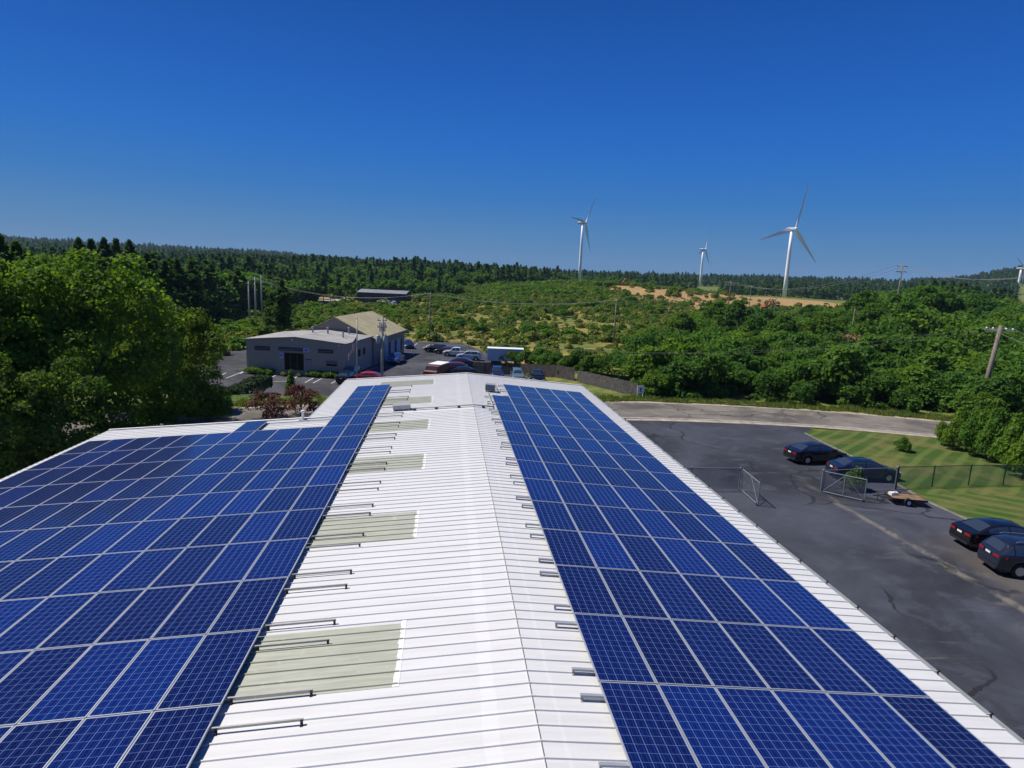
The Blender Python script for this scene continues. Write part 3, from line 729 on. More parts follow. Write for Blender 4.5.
def pine_mesh(name, h, rad, n, size, m, seed, z0=.22, extra=None, irregular=.35):
    r = np.random.default_rng(seed); nb = max(10, int(h*2.6)); per = n//nb; V = []; T = []
    for i in range(nb):
        f = (i+.5)/nb; z = h*(z0+(1-z0)*f); rr = rad*((1-f)**.8)*(1-irregular*r.random())*(1+.35*math.sin(f*17+seed))+.15; az = r.uniform(0, 6.28)
        for side in range(5):
            a0 = az+side*1.2566+r.normal()*.2; rl = rr*(.65+.5*r.random()); q = max(1, per//5)
            t_ = r.random(q)**.6*rl; a = a0+r.normal(size=q)*.22*(1-.3*t_/rl)
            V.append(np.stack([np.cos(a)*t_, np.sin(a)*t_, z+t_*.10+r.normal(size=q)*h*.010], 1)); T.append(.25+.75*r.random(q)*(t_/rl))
    p = np.concatenate(V); t0 = np.concatenate(T); n = len(p)
    nr = np.array([0, 0, 1.0])+r.normal(size=(n, 3))*.55; nr /= np.linalg.norm(nr, axis=1)[:, None]
    t = np.cross(nr, r.normal(size=(n, 3))); t /= np.linalg.norm(t, axis=1)[:, None]; b = np.cross(nr, t)
    s = size*(.6+.8*r.random(n))[:, None]
    v = np.stack([p-t*s*.7, p-b*s*.35, p+t*s*.7, p+b*s*.35], 1)
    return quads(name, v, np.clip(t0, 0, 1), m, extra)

KINDS = {}
def tree_kind(key, name, h, rad, nl, nleaf, lsize, leafm, seed, base=.28, trunk_r=None, pine=False):
    """a thing with trunk and crown; first use moves the original, later uses copy it"""
    root = thing(name, (0, 0, -500))
    if pine:
        me = pine_mesh('crown', h, rad, nleaf, lsize, leafm, seed, irregular=.72); lobes = []
    else:
        lobes = shrub_lobes(h*1.15, rad, nl, seed) if base < .07 else broad_lobes(h, rad, nl, seed, base); me = leaf_mesh('crown', lobes, nleaf, lsize, leafm, seed)
    link('crown', me, root)
    trunk_mb(h, trunk_r or h*.022, lobes[:8], seed).build('trunk', BARK, root, True)
    if pine:
        pass
    remember(root); KINDS[key] = [root, False]
def put_tree(key, loc, s=1.0, rz=None, label=None, cat='tree', group=None, sz=None):
    r_, used = KINDS[key]
    o = copy_tree(r_) if used else r_
    KINDS[key][1] = True
    o.location = loc; o.rotation_euler = (0, 0, random.uniform(0, 6.28) if rz is None else rz); o.scale = (s, s, s if sz is None else sz)
    for k in ('label', 'category', 'group'):
        if k in o: del o[k]
    return tag(o, label, cat, group)
def scatter(name, pts, sc, protos, pick, label, cat, szf=None):
    pts = np.array(pts, float); n = len(pts)
    me = bpy.data.meshes.new(name); me.vertices.add(n); me.vertices.foreach_set('co', pts.reshape(-1).astype(np.float32))
    for nm, arr, ty in (('sc', sc, 'FLOAT'), ('pick', pick, 'INT'), ('rz', rng.random(n)*6.283, 'FLOAT')):
        a = me.attributes.new(nm, ty, 'POINT'); a.data.foreach_set('value', np.asarray(arr, np.int32 if ty == 'INT' else np.float32))
    o = link(name, me); tag(o, label, cat, kind='stuff')
    ng = bpy.data.node_groups.new(name, 'GeometryNodeTree')
    ng.interface.new_socket('Geometry', in_out='INPUT', socket_type='NodeSocketGeometry'); ng.interface.new_socket('Geometry', in_out='OUTPUT', socket_type='NodeSocketGeometry')
    N = ng.nodes; L = ng.links; gi = N.new('NodeGroupInput'); go = N.new('NodeGroupOutput'); j = N.new('GeometryNodeJoinGeometry')
    def attr(nm, ty):
        a = N.new('GeometryNodeInputNamedAttribute'); a.data_type = ty; a.inputs[0].default_value = nm; return a.outputs[0]
    for k, po in enumerate(protos):
        ins = N.new('GeometryNodeInstanceOnPoints'); oi = N.new('GeometryNodeObjectInfo'); oi.inputs['Object'].default_value = po
        cmp_ = N.new('FunctionNodeCompare'); cmp_.data_type = 'INT'; cmp_.operation = 'EQUAL'
        L.new(attr('pick', 'INT'), cmp_.inputs[2]); cmp_.inputs[3].default_value = k
        cx = N.new('ShaderNodeCombineXYZ'); L.new(attr('rz', 'FLOAT'), cx.inputs[2])
        L.new(gi.outputs[0], ins.inputs['Points']); L.new(cmp_.outputs[0], ins.inputs['Selection']); L.new(oi.outputs['Geometry'], ins.inputs['Instance'])
        L.new(cx.outputs[0], ins.inputs['Rotation']); L.new(attr('sc', 'FLOAT'), ins.inputs['Scale']); L.new(ins.outputs[0], j.inputs[0])
    L.new(j.outputs[0], go.inputs[0])
    md = o.modifiers.new('scatter', 'NODES'); md.node_group = ng; return o
def hidden(name, me): return bpy.data.objects.new(name, me)     # source shapes for the masses, not in the scene themselves
def pxof(x, y):
    b = np.arctan2(np.asarray(x)-CAM.x, np.asarray(y)); return 512+F_PX*np.tan(np.clip(b-YAW, -1.45, 1.45))
def sector(n, px0, px1, r0, r1, bias=1.0):
    b0 = math.atan((px0-512)/F_PX)+YAW; b1 = math.atan((px1-512)/F_PX)+YAW
    b = rng.uniform(b0, b1, n); u = rng.random(n)**bias; r = np.sqrt(r0*r0+(r1*r1-r0*r0)*u)
    return CAM.x+r*np.sin(b), r*np.cos(b), r
def vnoise(x, y, s, seed=0):
    return (np.sin(x/s+seed)*np.cos(y/s*1.1+seed*2)+np.sin(x/s*2.3+y/s*1.7+seed)*.5+np.sin(y/s*3.1-x/s*1.3+seed*3)*.35)/1.85

# source shapes
BARK2 = [NEEDLE, BARK]
P_pineA = hidden('pine_shape', pine_mesh('pine_shape', 12, 4.6, 460, 1.2, [NEEDLE, BARK], 1, extra=trunk_extra(14, .2)))
P_pineB = hidden('pine_shape', pine_mesh('pine_shape', 14, 5.2, 480, 1.3, [NEEDLE, BARK], 2, extra=trunk_extra(16, .2), irregular=.6))
P_brA = hidden('broadleaf_shape', leaf_mesh('broadleaf_shape', broad_lobes(11, 4.2, 9, 3, .15), 620, 1.0, [LEAF, BARK], 3, extra=trunk_extra(11, .2)))
P_brB = hidden('broadleaf_shape', leaf_mesh('broadleaf_shape', broad_lobes(10, 4.6, 8, 4, .15), 620, 1.0, [LEAF_D, BARK], 4, extra=trunk_extra(10, .2)))
P_shA = hidden('shrub_shape', leaf_mesh('shrub_shape', shrub_lobes(2.6, 1.9, 7, 1), 420, .42, SCRUBL, 11, dense_low=-.9))
P_shB = hidden('shrub_shape', leaf_mesh('shrub_shape', shrub_lobes(1.6, 1.7, 6, 2), 300, .38, SCRUBL, 12, dense_low=-.9))
P_shC = hidden('shrub_shape', leaf_mesh('shrub_shape', shrub_lobes(3.4, 2.1, 8, 3), 480, .45, LEAF_B, 13, dense_low=-.9))
P_shD = hidden('shrub_shape', leaf_mesh('shrub_shape', shrub_lobes(2.8, 2.2, 8, 4), 460, .42, LEAF_D, 14, dense_low=-.9))
P_th = [hidden('thicket_shape', leaf_mesh('thicket_shape', shrub_lobes(5.2, 2.9, 13, 20+k), 2300, .34, [LEAF, LEAF_D, LEAF_B][k % 3], 30+k, dense_low=-.9)) for k in range(3)]

# far forest
def fedge(px): return np.interp(px, [-300, 130, 250, 400, 440, 520, 560, 575, 592, 600, 640, 688, 690, 712, 714, 740, 860, 880, 930, 1024, 1300], [110, 200, 260, 318, 330, 470, 640, 815, 815, 640, 700, 700, 1165, 1165, 700, 705, 705, 520, 330, 420, 300])
x, y, r_ = sector(9000, -260, 1300, 300, 760); px = pxof(x, y)
edge = fedge(px)
k = r_ > edge*(1+.10*vnoise(x, y, 25)); X1 = [x[k]]; Y1 = [y[k]]
x, y, r_ = sector(2600, -260, 330, 105, 300); px = pxof(x, y)
edge = np.interp(px, [-300, 60, 130, 200, 250, 330], [100, 105, 130, 175, 235, 300]); k = r_ > edge; X1.append(x[k]); Y1.append(y[k])
x, y, r_ = sector(1800, 900, 1300, 240, 560); px = pxof(x, y); k = r_ > np.interp(px, [900, 960, 1300], [430, 400, 300]); X1.append(x[k]); Y1.append(y[k])
x, y, r_ = sector(13000, -260, 1300, 760, 1750); k = r_ > fedge(pxof(x, y)); X1.append(x[k]); Y1.append(y[k])
x, y, r_ = sector(5200, -260, 520, 1750, 2750); X1.append(x); Y1.append(y)
x, y, r_ = sector(4200, 900, 1300, 1500, 2700); X1.append(x); Y1.append(y)
X = np.concatenate(X1); Y = np.concatenate(Y1); kq = ~((pxof(X, Y) > 1004) & (pxof(X, Y) < 1034) & (np.hypot(X-CAM.x, Y) < 1350)); X, Y = X[kq], Y[kq]; Rr = np.hypot(X-CAM.x, Y); Z = H(X, Y)-.3
sc = (.75+.5*rng.random(len(X)))*(1+np.clip(Rr-900, 0, 2000)/2600)
sc *= 1+.18*vnoise(X, Y, 40, 3)
sc = np.where((pxof(X, Y) > 250) & (Rr < 420), sc*.85, sc)
mixn = vnoise(X, Y, 38, 1)+rng.normal(size=len(X))*.35
pick = np.where(mixn > -.28, 2, 0)+(rng.random(len(X)) > .5)
pick = np.where((Rr > 700) & (rng.random(len(X)) < .35), rng.integers(0, 2, len(X)), pick)
scatter('forest', np.stack([X, Y, Z], 1), sc, [P_pineA, P_pineB, P_brA, P_brB], pick, 'mixed pine and broadleaf forest covering the low hills along the horizon', 'forest')

# scrub on the field beyond the far lot and on the quarry bank
lotpoly = [(p[0], p[1]) for p in gl]
def inpoly(x, y, P):
    x = np.asarray(x); c = np.zeros(x.shape, bool); j = len(P)-1
    for i in range(len(P)):
        xi, yi = P[i]; xj, yj = P[j]
        m_ = ((yi > y) != (yj > y)); xx = (xj-xi)*(y-yi)/((yj-yi) if yj != yi else 1e-9)+xi
        c ^= m_ & (x < xx); j = i
    return c
X1, Y1 = [], []
x, y, r_ = sector(9500, 330, 740, 96, 420); px = pxof(x, y)
dens = .30+.42*vnoise(x, y, 11, 5)+sm(240, 330, r_)*sm(420, 480, px)*.6+.25*sm(600, 680, px)
bare = np.zeros(len(x))
for (bx_, by_, wx, wr) in BARE:
    c = gp(bx_, by_); cr = math.hypot(c.x-CAM.x, c.y); bare = np.maximum(bare, 1-sm(.5, 1.2, ((px-bx_)/wx)**2+((r_-cr)/wr)**2))
k = (rng.random(len(x)) < dens*(1-bare*.96)) & ~inpoly(x, y, [(c[0]*1.0, c[1]+1) for c in lotpoly]); X1.append(x[k]); Y1.append(y[k])
x, y, r_ = sector(3800, 430, 880, 270, 470); px = pxof(x, y); bare = np.zeros(len(x))
for (bx_, by_, wx, wr) in BARE:
    c = gp(bx_, by_); cr = math.hypot(c.x-CAM.x, c.y); bare = np.maximum(bare, 1-sm(.5, 1.2, ((px-bx_)/wx)**2+((r_-cr)/wr)**2))
k = rng.random(len(x)) > bare*.98; X1.append(x[k]); Y1.append(y[k])
x, y, r_ = sector(1500, 60, 350, 84, 260); px = pxof(x, y); k = ~inpoly(x, y, lotpoly) & (r_ > np.interp(px, [60, 200, 350], [84, 100, 118])); X1.append(x[k]); Y1.append(y[k])
X = np.concatenate(X1); Y = np.concatenate(Y1); Z = H(X, Y)-.15; Rr = np.hypot(X-CAM.x, Y)
kk = ~inpoly(X, Y, [g2(240, 380), g2(350, 384), g2(410, 352), g2(395, 330), g2(300, 330), g2(240, 345)]); X, Y, Z, Rr = X[kk], Y[kk], Z[kk], Rr[kk]
sc = (.45+.75*rng.random(len(X))**1.5)*(1+.35*sm(240, 330, Rr))
pick = np.array([0, 1, 1, 0, 0, 2, 3, 1])[rng.integers(0, 8, len(X))]
scatter('scrub', np.stack([X, Y, Z], 1), sc, [P_shA, P_shB, P_shC, P_shD], pick, 'green scrub and bushes spread over the golden grass field', 'scrub')

x, y, r_ = sector(15000, 330, 740, 96, 330); kk = (rng.random(len(x)) < .30+.5*vnoise(x, y, 6, 2)) & ~inpoly(x, y, lotpoly); x, y = x[kk], y[kk]
scatter('field_weeds', np.stack([x, y, H(x, y)-.12], 1), .16+.30*rng.random(len(x))**1.5, [P_shB, P_shA], rng.integers(0, 2, len(x)), 'low olive weeds and seedlings covering the field between the bushes', 'weeds')
# woodland beyond the road on the right: the nearest as things, the rest as one mass
x, y, r_ = sector(1500, 636, 1400, 112, 300); px = pxof(x, y)
far = np.interp(px, [636, 700, 800, 860, 900, 1400], [120, 240, 265, 290, 300, 300]); k = r_ < far
x, y = x[k], y[k]; sc = (.50+1.0*rng.random(len(x))**1.6)*np.interp(pxof(x, y), [636, 840, 900, 940, 1100], [.85, .95, 1.5, 1.25, 1.3]); 
scatter('woodland', np.stack([x, y, H(x, y)-.3], 1), sc, P_th, rng.integers(0, 3, len(x)), 'dense low green woodland behind the roadside trees on the right', 'woodland')
for k_, (key, lm, h, rad) in enumerate((('thA', LEAF, 5.2, 3.0), ('thB', LEAF_D, 5.6, 3.1), ('thC', LEAF_B, 4.8, 2.8))):
    tree_kind(key, 'broadleaf_tree', h, rad, 12, 4200, .30, lm, 50+k_, base=.10, trunk_r=.11)
def road_far(px):
    return 0
cnt = 0
rdx = np.array([p.x for p in rc]); rdy = np.array([p.y for p in rc])
cand = []
for i in range(6000):
    if len(cand) >= 125: break
    x, y, r_ = sector(1, 638, 1330, 66, 116); x, y, r_ = float(x[0]), float(y[0]), float(r_[0])
    pxx = float(pxof(x, y))
    if np.min(np.hypot(rdx-x, rdy-y)) < 8.3: continue
    if y < float(np.interp(x, rdx, rdy)): continue
    if pxx < 720 and r_ > 100+ (pxx-640)*.3: continue
    if any((x-a)**2+(y-b)**2 < 2.7**2 for a, b, _ in cand): continue
    cand.append((x, y, pxx))
for (x, y, pxx) in cand:
    key = ['thA', 'thB', 'thC', 'thA', 'thB'][random.randrange(5)]
    front = np.min(np.hypot(rdx-x, rdy-y)) < 10.5
    s = random.uniform(.50, .85) if front else random.choice((random.uniform(.7, 1.0), random.uniform(.95, 1.2), random.uniform(1.15, 1.4)))
    lab = {'thA': 'mid green bushy tree in the thicket beyond the road on the right', 'thB': 'dark green dense tree in the thicket beyond the road on the right', 'thC': 'lighter green tree in the thicket beyond the road on the right'}[key]
    put_tree(key, (x, y, Hs(x, y)-.75*s), s, sz=s*random.uniform(.8, 1.2), label=lab, group={'thA': 'mid green trees beyond the road', 'thB': 'dark green trees beyond the road', 'thC': 'light green trees beyond the road'}[key])
# tall knot of trees on the hill at right
tree_kind('hillA', 'broadleaf_tree', 11, 4.6, 14, 5000, .42, LEAF_D, 71, base=.12)
for (px, r_, s, lab) in ((868, 186, 1.12, 'tall dark tree at the left shoulder of the hill clump on right skyline'), (893, 200, 1.0, 'dark tree just left of the pole on the right skyline'), (925, 188, 1.22, 'rounded dark tree right of the pole, tallest of the hill clump'),
                         (948, 200, 1.0, 'dark tree sloping down at the right shoulder of the hill clump'), (880, 160, .9, 'dark tree in front of the hill clump above the brown bank'), (912, 158, .95, 'dark tree in the middle front of the hill clump'), (985, 215, 1.0, 'dark tree behind the leaning utility pole on the right'), (812, 240, .75, 'lone rounded tree in front of the largest wind turbine'), (705, 215, .62, 'small round tree standing at the edge of the sandy quarry'), (722, 172, .92, 'tree crown directly below the smallest wind turbine, front of the quarry'), (742, 165, 1.0, 'broad tree in front of the red marked quarry pole'), (764, 158, .86, 'tree left of the orange excavators, in front of the quarry'), (786, 150, .80, 'lower tree crown below the largest turbine base'), (829, 148, .84, 'tree in front of the sandy ground right of the largest turbine'), (684, 150, .74, 'tree at the left end of the woodland beyond the road')):
    put_tree('hillA', along(px, r_), s, label=lab)
tree_kind('dryA', 'dry_bush', 4.6, 2.6, 8, 1500, .32, leaf_material('dry_brown_twigs', (.10, .085, .055), (.22, .165, .11), .1), 77, base=.05, trunk_r=.08)
for px, r_ in ((841, 150), (853, 146), (862, 152), (870, 149), (849, 140)):
    put_tree('dryA', along(px, r_-8), random.uniform(1.0, 1.3), label='bare reddish brown bush on the bank below the hill clump', cat='bush', group='brown bushes on the bank')
# big trees on the left
tree_kind('oakA', 'broadleaf_tree', 15.5, 6.6, 42, 34000, .205, LEAF, 81, base=.24, trunk_r=.28)
tree_kind('oakB', 'broadleaf_tree', 13, 5.4, 36, 26000, .205, leaf_material('oak_foliage', (.034, .076, .014), (.125, .205, .034)), 82, base=.22, trunk_r=.22)
for (key, px, r_, s, lab) in (('oakA', 22, 52, .93, 'large spreading green tree left of the tallest one beside the left roof'), ('oakA', 92, 50, .98, 'tallest broad green tree beside the left roof'), ('oakB', 168, 58, .88, 'broad green tree at the right end of the left tree group'),
                          ('oakA', -62, 50, .95, 'large green tree cut by the left picture edge'), ('oakB', 50, 43, .62, 'smaller tree standing closest to the left roof corner'), ('oakB', -20, 42, .66, 'low tree over the left roof eave at the picture edge'), ('oakB', 200, 84, .52, 'small green tree between the tree group and the far parking lot'), ('oakB', 138, 66, .92, 'green tree half hidden behind the tallest left tree'), ('oakB', -110, 52, 1.0, 'green tree beyond the left picture edge')):
    put_tree(key, along(px, r_), s, label=lab)
tree_kind('bushB', 'leafy_bush', 3.0, 1.9, 9, 3600, .20, LEAF_B, 91, base=.06, trunk_r=.06)
for (px, r_, s, lab) in ((178, 58.5, .95, 'bright green bush above the left roof edge, left one of four'), (192, 57, 1.1, 'bright green bush above the left roof edge, tallest of four'), (205, 57.5, .9, 'bright green bush above the left roof edge, third of four'), (214, 62, .75, 'bright green bush above the left roof edge, right one of four'), (148, 56, .8, 'green bush in shade under the left trees')):
    put_tree('bushB', along(px, r_), s, label=lab, cat='bush')
for (px, r_, s, lab) in ((-30, 40, 1.0, 'low dark bush under the left trees, cut by the picture edge'), (8, 41.5, .9, 'low dark bush under the left trees at the roof eave'), (34, 42.5, 1.0, 'low dark bush under the left trees, second along the roof eave'), (60, 44.5, .9, 'low dark bush under the left trees near the roof corner'), (92, 47, 1.0, 'low dark bush beside the left roof corner'), (120, 49.5, .9, 'low bush right of the left roof corner')):
    put_tree('bushB', along(px, r_), s, label=lab, cat='bush')
# pines
tree_kind('pineA', 'pine_tree', 17, 6.4, 40, 10000, .42, NEEDLE, 95, trunk_r=.22, pine=True)
tree_kind('pineB', 'pine_tree', 14, 5.6, 40, 8500, .42, NEEDLE, 96, trunk_r=.2, pine=True)
for i, (key, px, r_, s) in enumerate((('pineA', 3, 84, .96), ('pineA', 20, 92, .98), ('pineB', -14, 88, 1.3), ('pineA', 82, 150, 1.08), ('pineB', 94, 156, 1.30), ('pineA', 107, 148, 1.10), ('pineB', 119, 152, 1.33), ('pineA', 132, 158, 1.10), ('pineB', 148, 145, 1.16), ('pineA', 166, 128, .90), ('pineB', 178, 150, 1.1), ('pineB', 192, 160, 1.1), ('pineB', 282, 138, .92), ('pineB', 271, 143, .72))):
    labs = ['dark pine poking above the trees at the left picture edge', 'tall dark pine right of the one at the left picture edge', 'dark pine beyond the left edge']
    if i < 3: put_tree(key, along(px, r_), s, label=labs[i])
    elif i >= 12: put_tree(key, along(px, r_), s, label=['dark pine rising behind the left side of the grey building', 'smaller dark pine left of the one behind the grey building'][i-12])
    elif i == 9: put_tree(key, along(px, r_), s, label='dark conical pine standing in front of the left pine row')
    else: put_tree(key, along(px, r_), s, label='dark pine in the row along the skyline behind the big left trees', group='pines behind the left trees')
# shrubs on the right lawn
tree_kind('arbor', 'evergreen_shrub', 4.0, 1.45, 9, 3600, .17, LEAF_B, 97, base=.03, trunk_r=.07)
ab = [(941, 446, .62), (951, 450, .80), (960, 447, .98), (969, 456, .92), (979, 452, 1.08), (988, 462, 1.0), (996, 455, 1.12), (1006, 470, 1.0), (1016, 461, 1.1), (1022, 480, 1.05), (1034, 470, 1.1), (1046, 490, 1.1), (1060, 480, 1.1), (975, 443, .95)]
for i, (px, py, s) in enumerate(ab):
    put_tree('arbor', gp(px, py), s*.80, label='bushy bright green evergreen in the screen of shrubs across the right lawn', cat='shrub', group='evergreen screen on the right lawn', sz=s*1.0)
put_tree('arbor', gp(902, 452), .50, label='small round dark shrub alone on the striped lawn', cat='shrub', sz=.36)
put_tree('arbor', gp(853, 489), .55, label='green shrub growing behind the open right gate', cat='shrub', sz=.42)
# plants round the grey building and the near left lawn
HEDGEM = leaf_material('clipped_hedge_foliage', (.018, .036, .014), (.050, .080, .028), .2)
def clipped_hedge(px0, py0, px1, py1, w_, h, label):
    a = gp(px0, py0); b = gp(px1, py1); L = (b-a).length; root = thing('hedge', (a+b)/2, math.atan2(b.y-a.y, b.x-a.x), label, 'hedge')
    r = np.random.default_rng(3); n = 5200; s_ = r.integers(0, 5, n); u = r.random(n); v_ = r.random(n)
    P = np.zeros((n, 3)); N_ = np.zeros((n, 3))
    def e(u, k): return u
    P[:, 0] = (u-.5)*L; P[:, 1] = (v_-.5)*w_; P[:, 2] = h
    N_[:, 2] = 1
    for f, (ax, sg) in ((1, (1, -1)), (2, (1, 1)), (3, (0, -1)), (4, (0, 1))):
        k = s_ == f
        P[k, 2] = v_[k]*h; N_[k] = 0; N_[k, ax] = sg
        if ax == 1: P[k, 1] = sg*w_/2
        else: P[k, 0] = sg*L/2; P[k, 1] = (u[k]-.5)*w_
    # rounded shoulders
    q = np.abs(P/np.array([L/2, w_/2, 1])); P[:, 2] *= 1-.18*np.clip(q[:, 0]-.8, 0, 1)*5*.5-.12*np.clip(q[:, 1]-.7, 0, 1)*3
    P += r.normal(size=(n, 3))*.05
    nr = N_+r.normal(size=(n, 3))*.6; nr /= np.linalg.norm(nr, axis=1)[:, None]; t = np.cross(nr, r.normal(size=(n, 3))); t /= np.linalg.norm(t, axis=1)[:, None]; b_ = np.cross(nr, t); s = .10*(.6+.8*r.random(n))[:, None]
    link('foliage', quads('foliage', np.stack([P-t*s, P-b_*s, P+t*s, P+b_*s], 1), r.random(n), HEDGEM), root)
    mb = MB(); 
    for k in range(5): xx = (-.4+.2*k)*L; mb.tube([(xx, 0, -.05), (xx+.03, .02, h*.8)], [.04, .02], 5)
    mb.build('stems', BARK, root)
clipped_hedge(229, 395.5, 264, 393.0, 1.9, 1.45, 'long clipped dark green hedge beside the far parking lot')
clipped_hedge(199, 398, 210, 397, 1.7, 1.2, 'short dark clipped hedge left of the long one')
tree_kind('plum', 'plum_tree', 3.6, 2.7, 22, 1900, .20, PURPLE, 98, base=.16, trunk_r=.09)
put_tree('plum', gp(266, 418), .80, label='low wide purple-leaved tree, left of two above the left roof edge', sz=.66)
put_tree('plum', gp(301, 416), .72, label='purple-leaved tree, right and taller of two above the left roof edge', sz=.84)
# conical evergreen
root = thing('conical_evergreen', gp(291, 396), 0, 'slim dark conical evergreen at the front of the far parking lot', 'tree')
link('crown', leaf_mesh('crown', [(0, 0, .5, .72, .72, .55), (0, 0, 1.2, .62, .62, .7), (0, 0, 1.9, .46, .46, .7), (0, 0, 2.6, .26, .26, .6)], 2600, .13, LEAF_D, 5, dense_low=-.95), root)
mb = MB(); mb.tube([(0, 0, -.1), (0, 0, 2.4)], [.09, .03], 6); mb.build('trunk', BARK, root)
tree_kind('found', 'foundation_shrub', 1.1, .9, 6, 900, .13, LEAF_B, 99, base=.04, trunk_r=.03)
tree_kind('foundY', 'flowering_shrub', .8, .6, 6, 500, .12, YEL, 100, base=.04, trunk_r=.03)
for (px, py) in ((250, 373.6), (255, 373.9), (260, 374.2), (265, 374.5), (270, 374.8), (318, 377.3), (323, 377.6), (328, 377.8), (333, 378.0), (337, 378.4), (312, 377)):
    put_tree('found', gp(px, py), random.uniform(.85, 1.15), label='low green shrub planted along the front of the grey building', cat='shrub', group='shrubs along the grey building')
put_tree('foundY', gp(284, 376), 1.0, label='yellow-green shrub left of the grey building entrance', cat='shrub')
put_tree('foundY', gp(299, 376.8), .8, label='yellow-green shrub right of the grey building entrance', cat='shrub')
put_tree('foundY', gp(341, 379), 1.1, label='yellow-green shrub at the right front corner of the grey building', cat='shrub')
# grass tufts along the road and verge
def tuft_mesh():
    r = np.random.default_rng(4); n = 60; p = np.stack([r.normal(size=n)*.22, r.normal(size=n)*.22, np.zeros(n)], 1); a = r.random(n)*6.28; t = np.stack([np.cos(a), np.sin(a), np.zeros(n)], 1)*.035
    top = p+np.stack([r.normal(size=n)*.10, r.normal(size=n)*.10, .22+.25*r.random(n)], 1)
    return quads('tuft_shape', np.stack([p-t, p+t, top+t*.2, top-t*.2], 1), r.random(n), SCRUBL)
P_tuft = hidden('tuft_shape', tuft_mesh())
pts = []
for i in range(len(rc)-1):
    for k in range(9):
        p = rc[i].lerp(rc[i+1], random.random()); d_ = (rc[i+1]-rc[i]).normalized(); nrm = Vector((-d_.y, d_.x)); q = p+nrm*(5.0+abs(random.gauss(0, 1.6)))
        pts.append((q.x, q.y, Hs(q.x, q.y)))
pts = np.array(pts)
scatter('roadside_grass', pts, .5+.8*rng.random(len(pts)), [P_tuft], np.zeros(len(pts), int), 'rough grass along the far side of the road', 'grass')

# shrubs behind the stockade fence
for i, (px, r_, k, s_) in enumerate(((548, 92, 'thC', .55), (560, 90, 'thA', .55), (572, 88, 'thC', .5), (584, 87, 'thB', .62), (594, 84, 'thA', .55), (606, 83, 'thC', .6), (618, 82, 'thB', .6), (628, 80, 'thA', .66), (638, 78, 'thB', .7), (648, 80, 'thA', .9), (515, 98, 'thB', .5), (528, 96, 'thA', .6), (538, 95, 'thC', .55), (663, 76, 'thC', .7), (672, 80, 'thA', .8), (505, 99, 'thA', .45), (566, 83.5, 'thA', .30), (579, 74.0, 'thB', .34), (587, 73.4, 'thA', .30))):
    put_tree(k, along(px, r_+(9 if px < 640 and r_ > 75 else 0)), s_, label='leafy green bush behind the grey stockade fence', cat='bush', group='bushes behind the stockade fence')

# ================================================================== PROJECTION HELPERS FOR HEIGHTS
def proj(P):
    d = Vector(P)-CAM; f = d.dot(FW); return 512+F_PX*d.dot(RT)/f, 384-F_PX*d.dot(UP)/f
def ztop(x, y, py):
    lo, hi = -20.0, 200.0
    for _ in range(40):
        m = (lo+hi)/2
        if proj((x, y, m))[1] > py: lo = m
        else: hi = m
    return lo

# ================================================================== WIND TURBINES
def turbine(pxb, pyb, pxh, pyh, dist, blade, yaw, a0, label):
    b = along(pxb, dist); b.z = min(b.z, b.z); hub = along(pxh, dist); zt = ztop(b.x, b.y, pyh); h = zt-b.z
    root = thing('wind_turbine', b, 0, label, 'wind turbine')
    mb = MB(); mb.tube([(0, 0, -2), (0, 0, h*.33), (0, 0, h*.66), (0, 0, h-1.2)], [2.1, 1.85, 1.6, 1.25], 20); mb.build('tower', TWHITE, root, True)
    ax = Vector((math.sin(yaw), -math.cos(yaw), 0)); side = Vector((math.cos(yaw), math.sin(yaw), 0)); up = Vector((0, 0, 1))
    Mx = Matrix((side, ax, up)).transposed().to_4x4(); Mx.translation = Vector((0, 0, h))
    mb = MB(); prof = [(-7.0, .9), (-6.2, 1.6), (-2, 1.9), (2.0, 1.8), (3.2, 1.45)]
    for i in range(len(prof)-1):
        y0, r0 = prof[i]; y1, r1 = prof[i+1]
        for k in range(8):
            a, c = (k/8)*6.2832+.39, ((k+1)/8)*6.2832+.39
            P = [Mx @ Vector((math.cos(q)*r_*1.05, y_, math.sin(q)*r_)) for (q, y_, r_) in ((a, y0, r0), (c, y0, r0), (c, y1, r1), (a, y1, r1))]; mb.quad(*P)
    mb.build('nacelle', mat('nacelle_grey', (.35, .38, .40), .5) if 'nacelle_grey' not in bpy.data.materials else bpy.data.materials['nacelle_grey'], root)
    hc = Mx @ Vector((0, 4.4, 0))
    mb = MB(); mb.tube([Mx @ Vector((0, 3.2, 0)), Mx @ Vector((0, 4.6, 0)), Mx @ Vector((0, 5.8, 0)), Mx @ Vector((0, 6.3, 0))], [1.5, 1.6, 1.0, .2], 14); mb.build('hub', TWHITE, root, True)
    for k in range(3):
        a = a0+k*2.0944; dr = side*math.sin(a)+up*math.cos(a); ch = ax.cross(dr).normalized()
        mb = MB(); S = []
        for (t, c_, th_, tw) in ((.02, 1.6, 1.5, 0), (.08, 2.4, 1.3, .5), (.20, 3.6, .75, .38), (.40, 2.8, .5, .22), (.65, 1.9, .34, .12), (.86, 1.2, .2, .05), (1.0, .35, .08, 0)):
            cv = ch*math.cos(tw)+ax*math.sin(tw); tv = ax*math.cos(tw)-ch*math.sin(tw); o = hc+dr*blade*t; c_ *= 1.25
            S.append([o+cv*c_*.35, o+tv*th_*.5+cv*c_*.1, o-cv*c_*.65, o-tv*th_*.5+cv*c_*.1])
        for i in range(len(S)-1):
            for j in range(4): mb.quad(S[i][j], S[i][(j+1) % 4], S[i+1][(j+1) % 4], S[i+1][j])
        mb.quad(*S[-1]); mb.build('blade', TWHITE, root)
    return root
turbine(785, 297, 793.5, 229, 680, 46, R(18), R(13), 'largest white wind turbine, right of centre, above the sandy quarry')
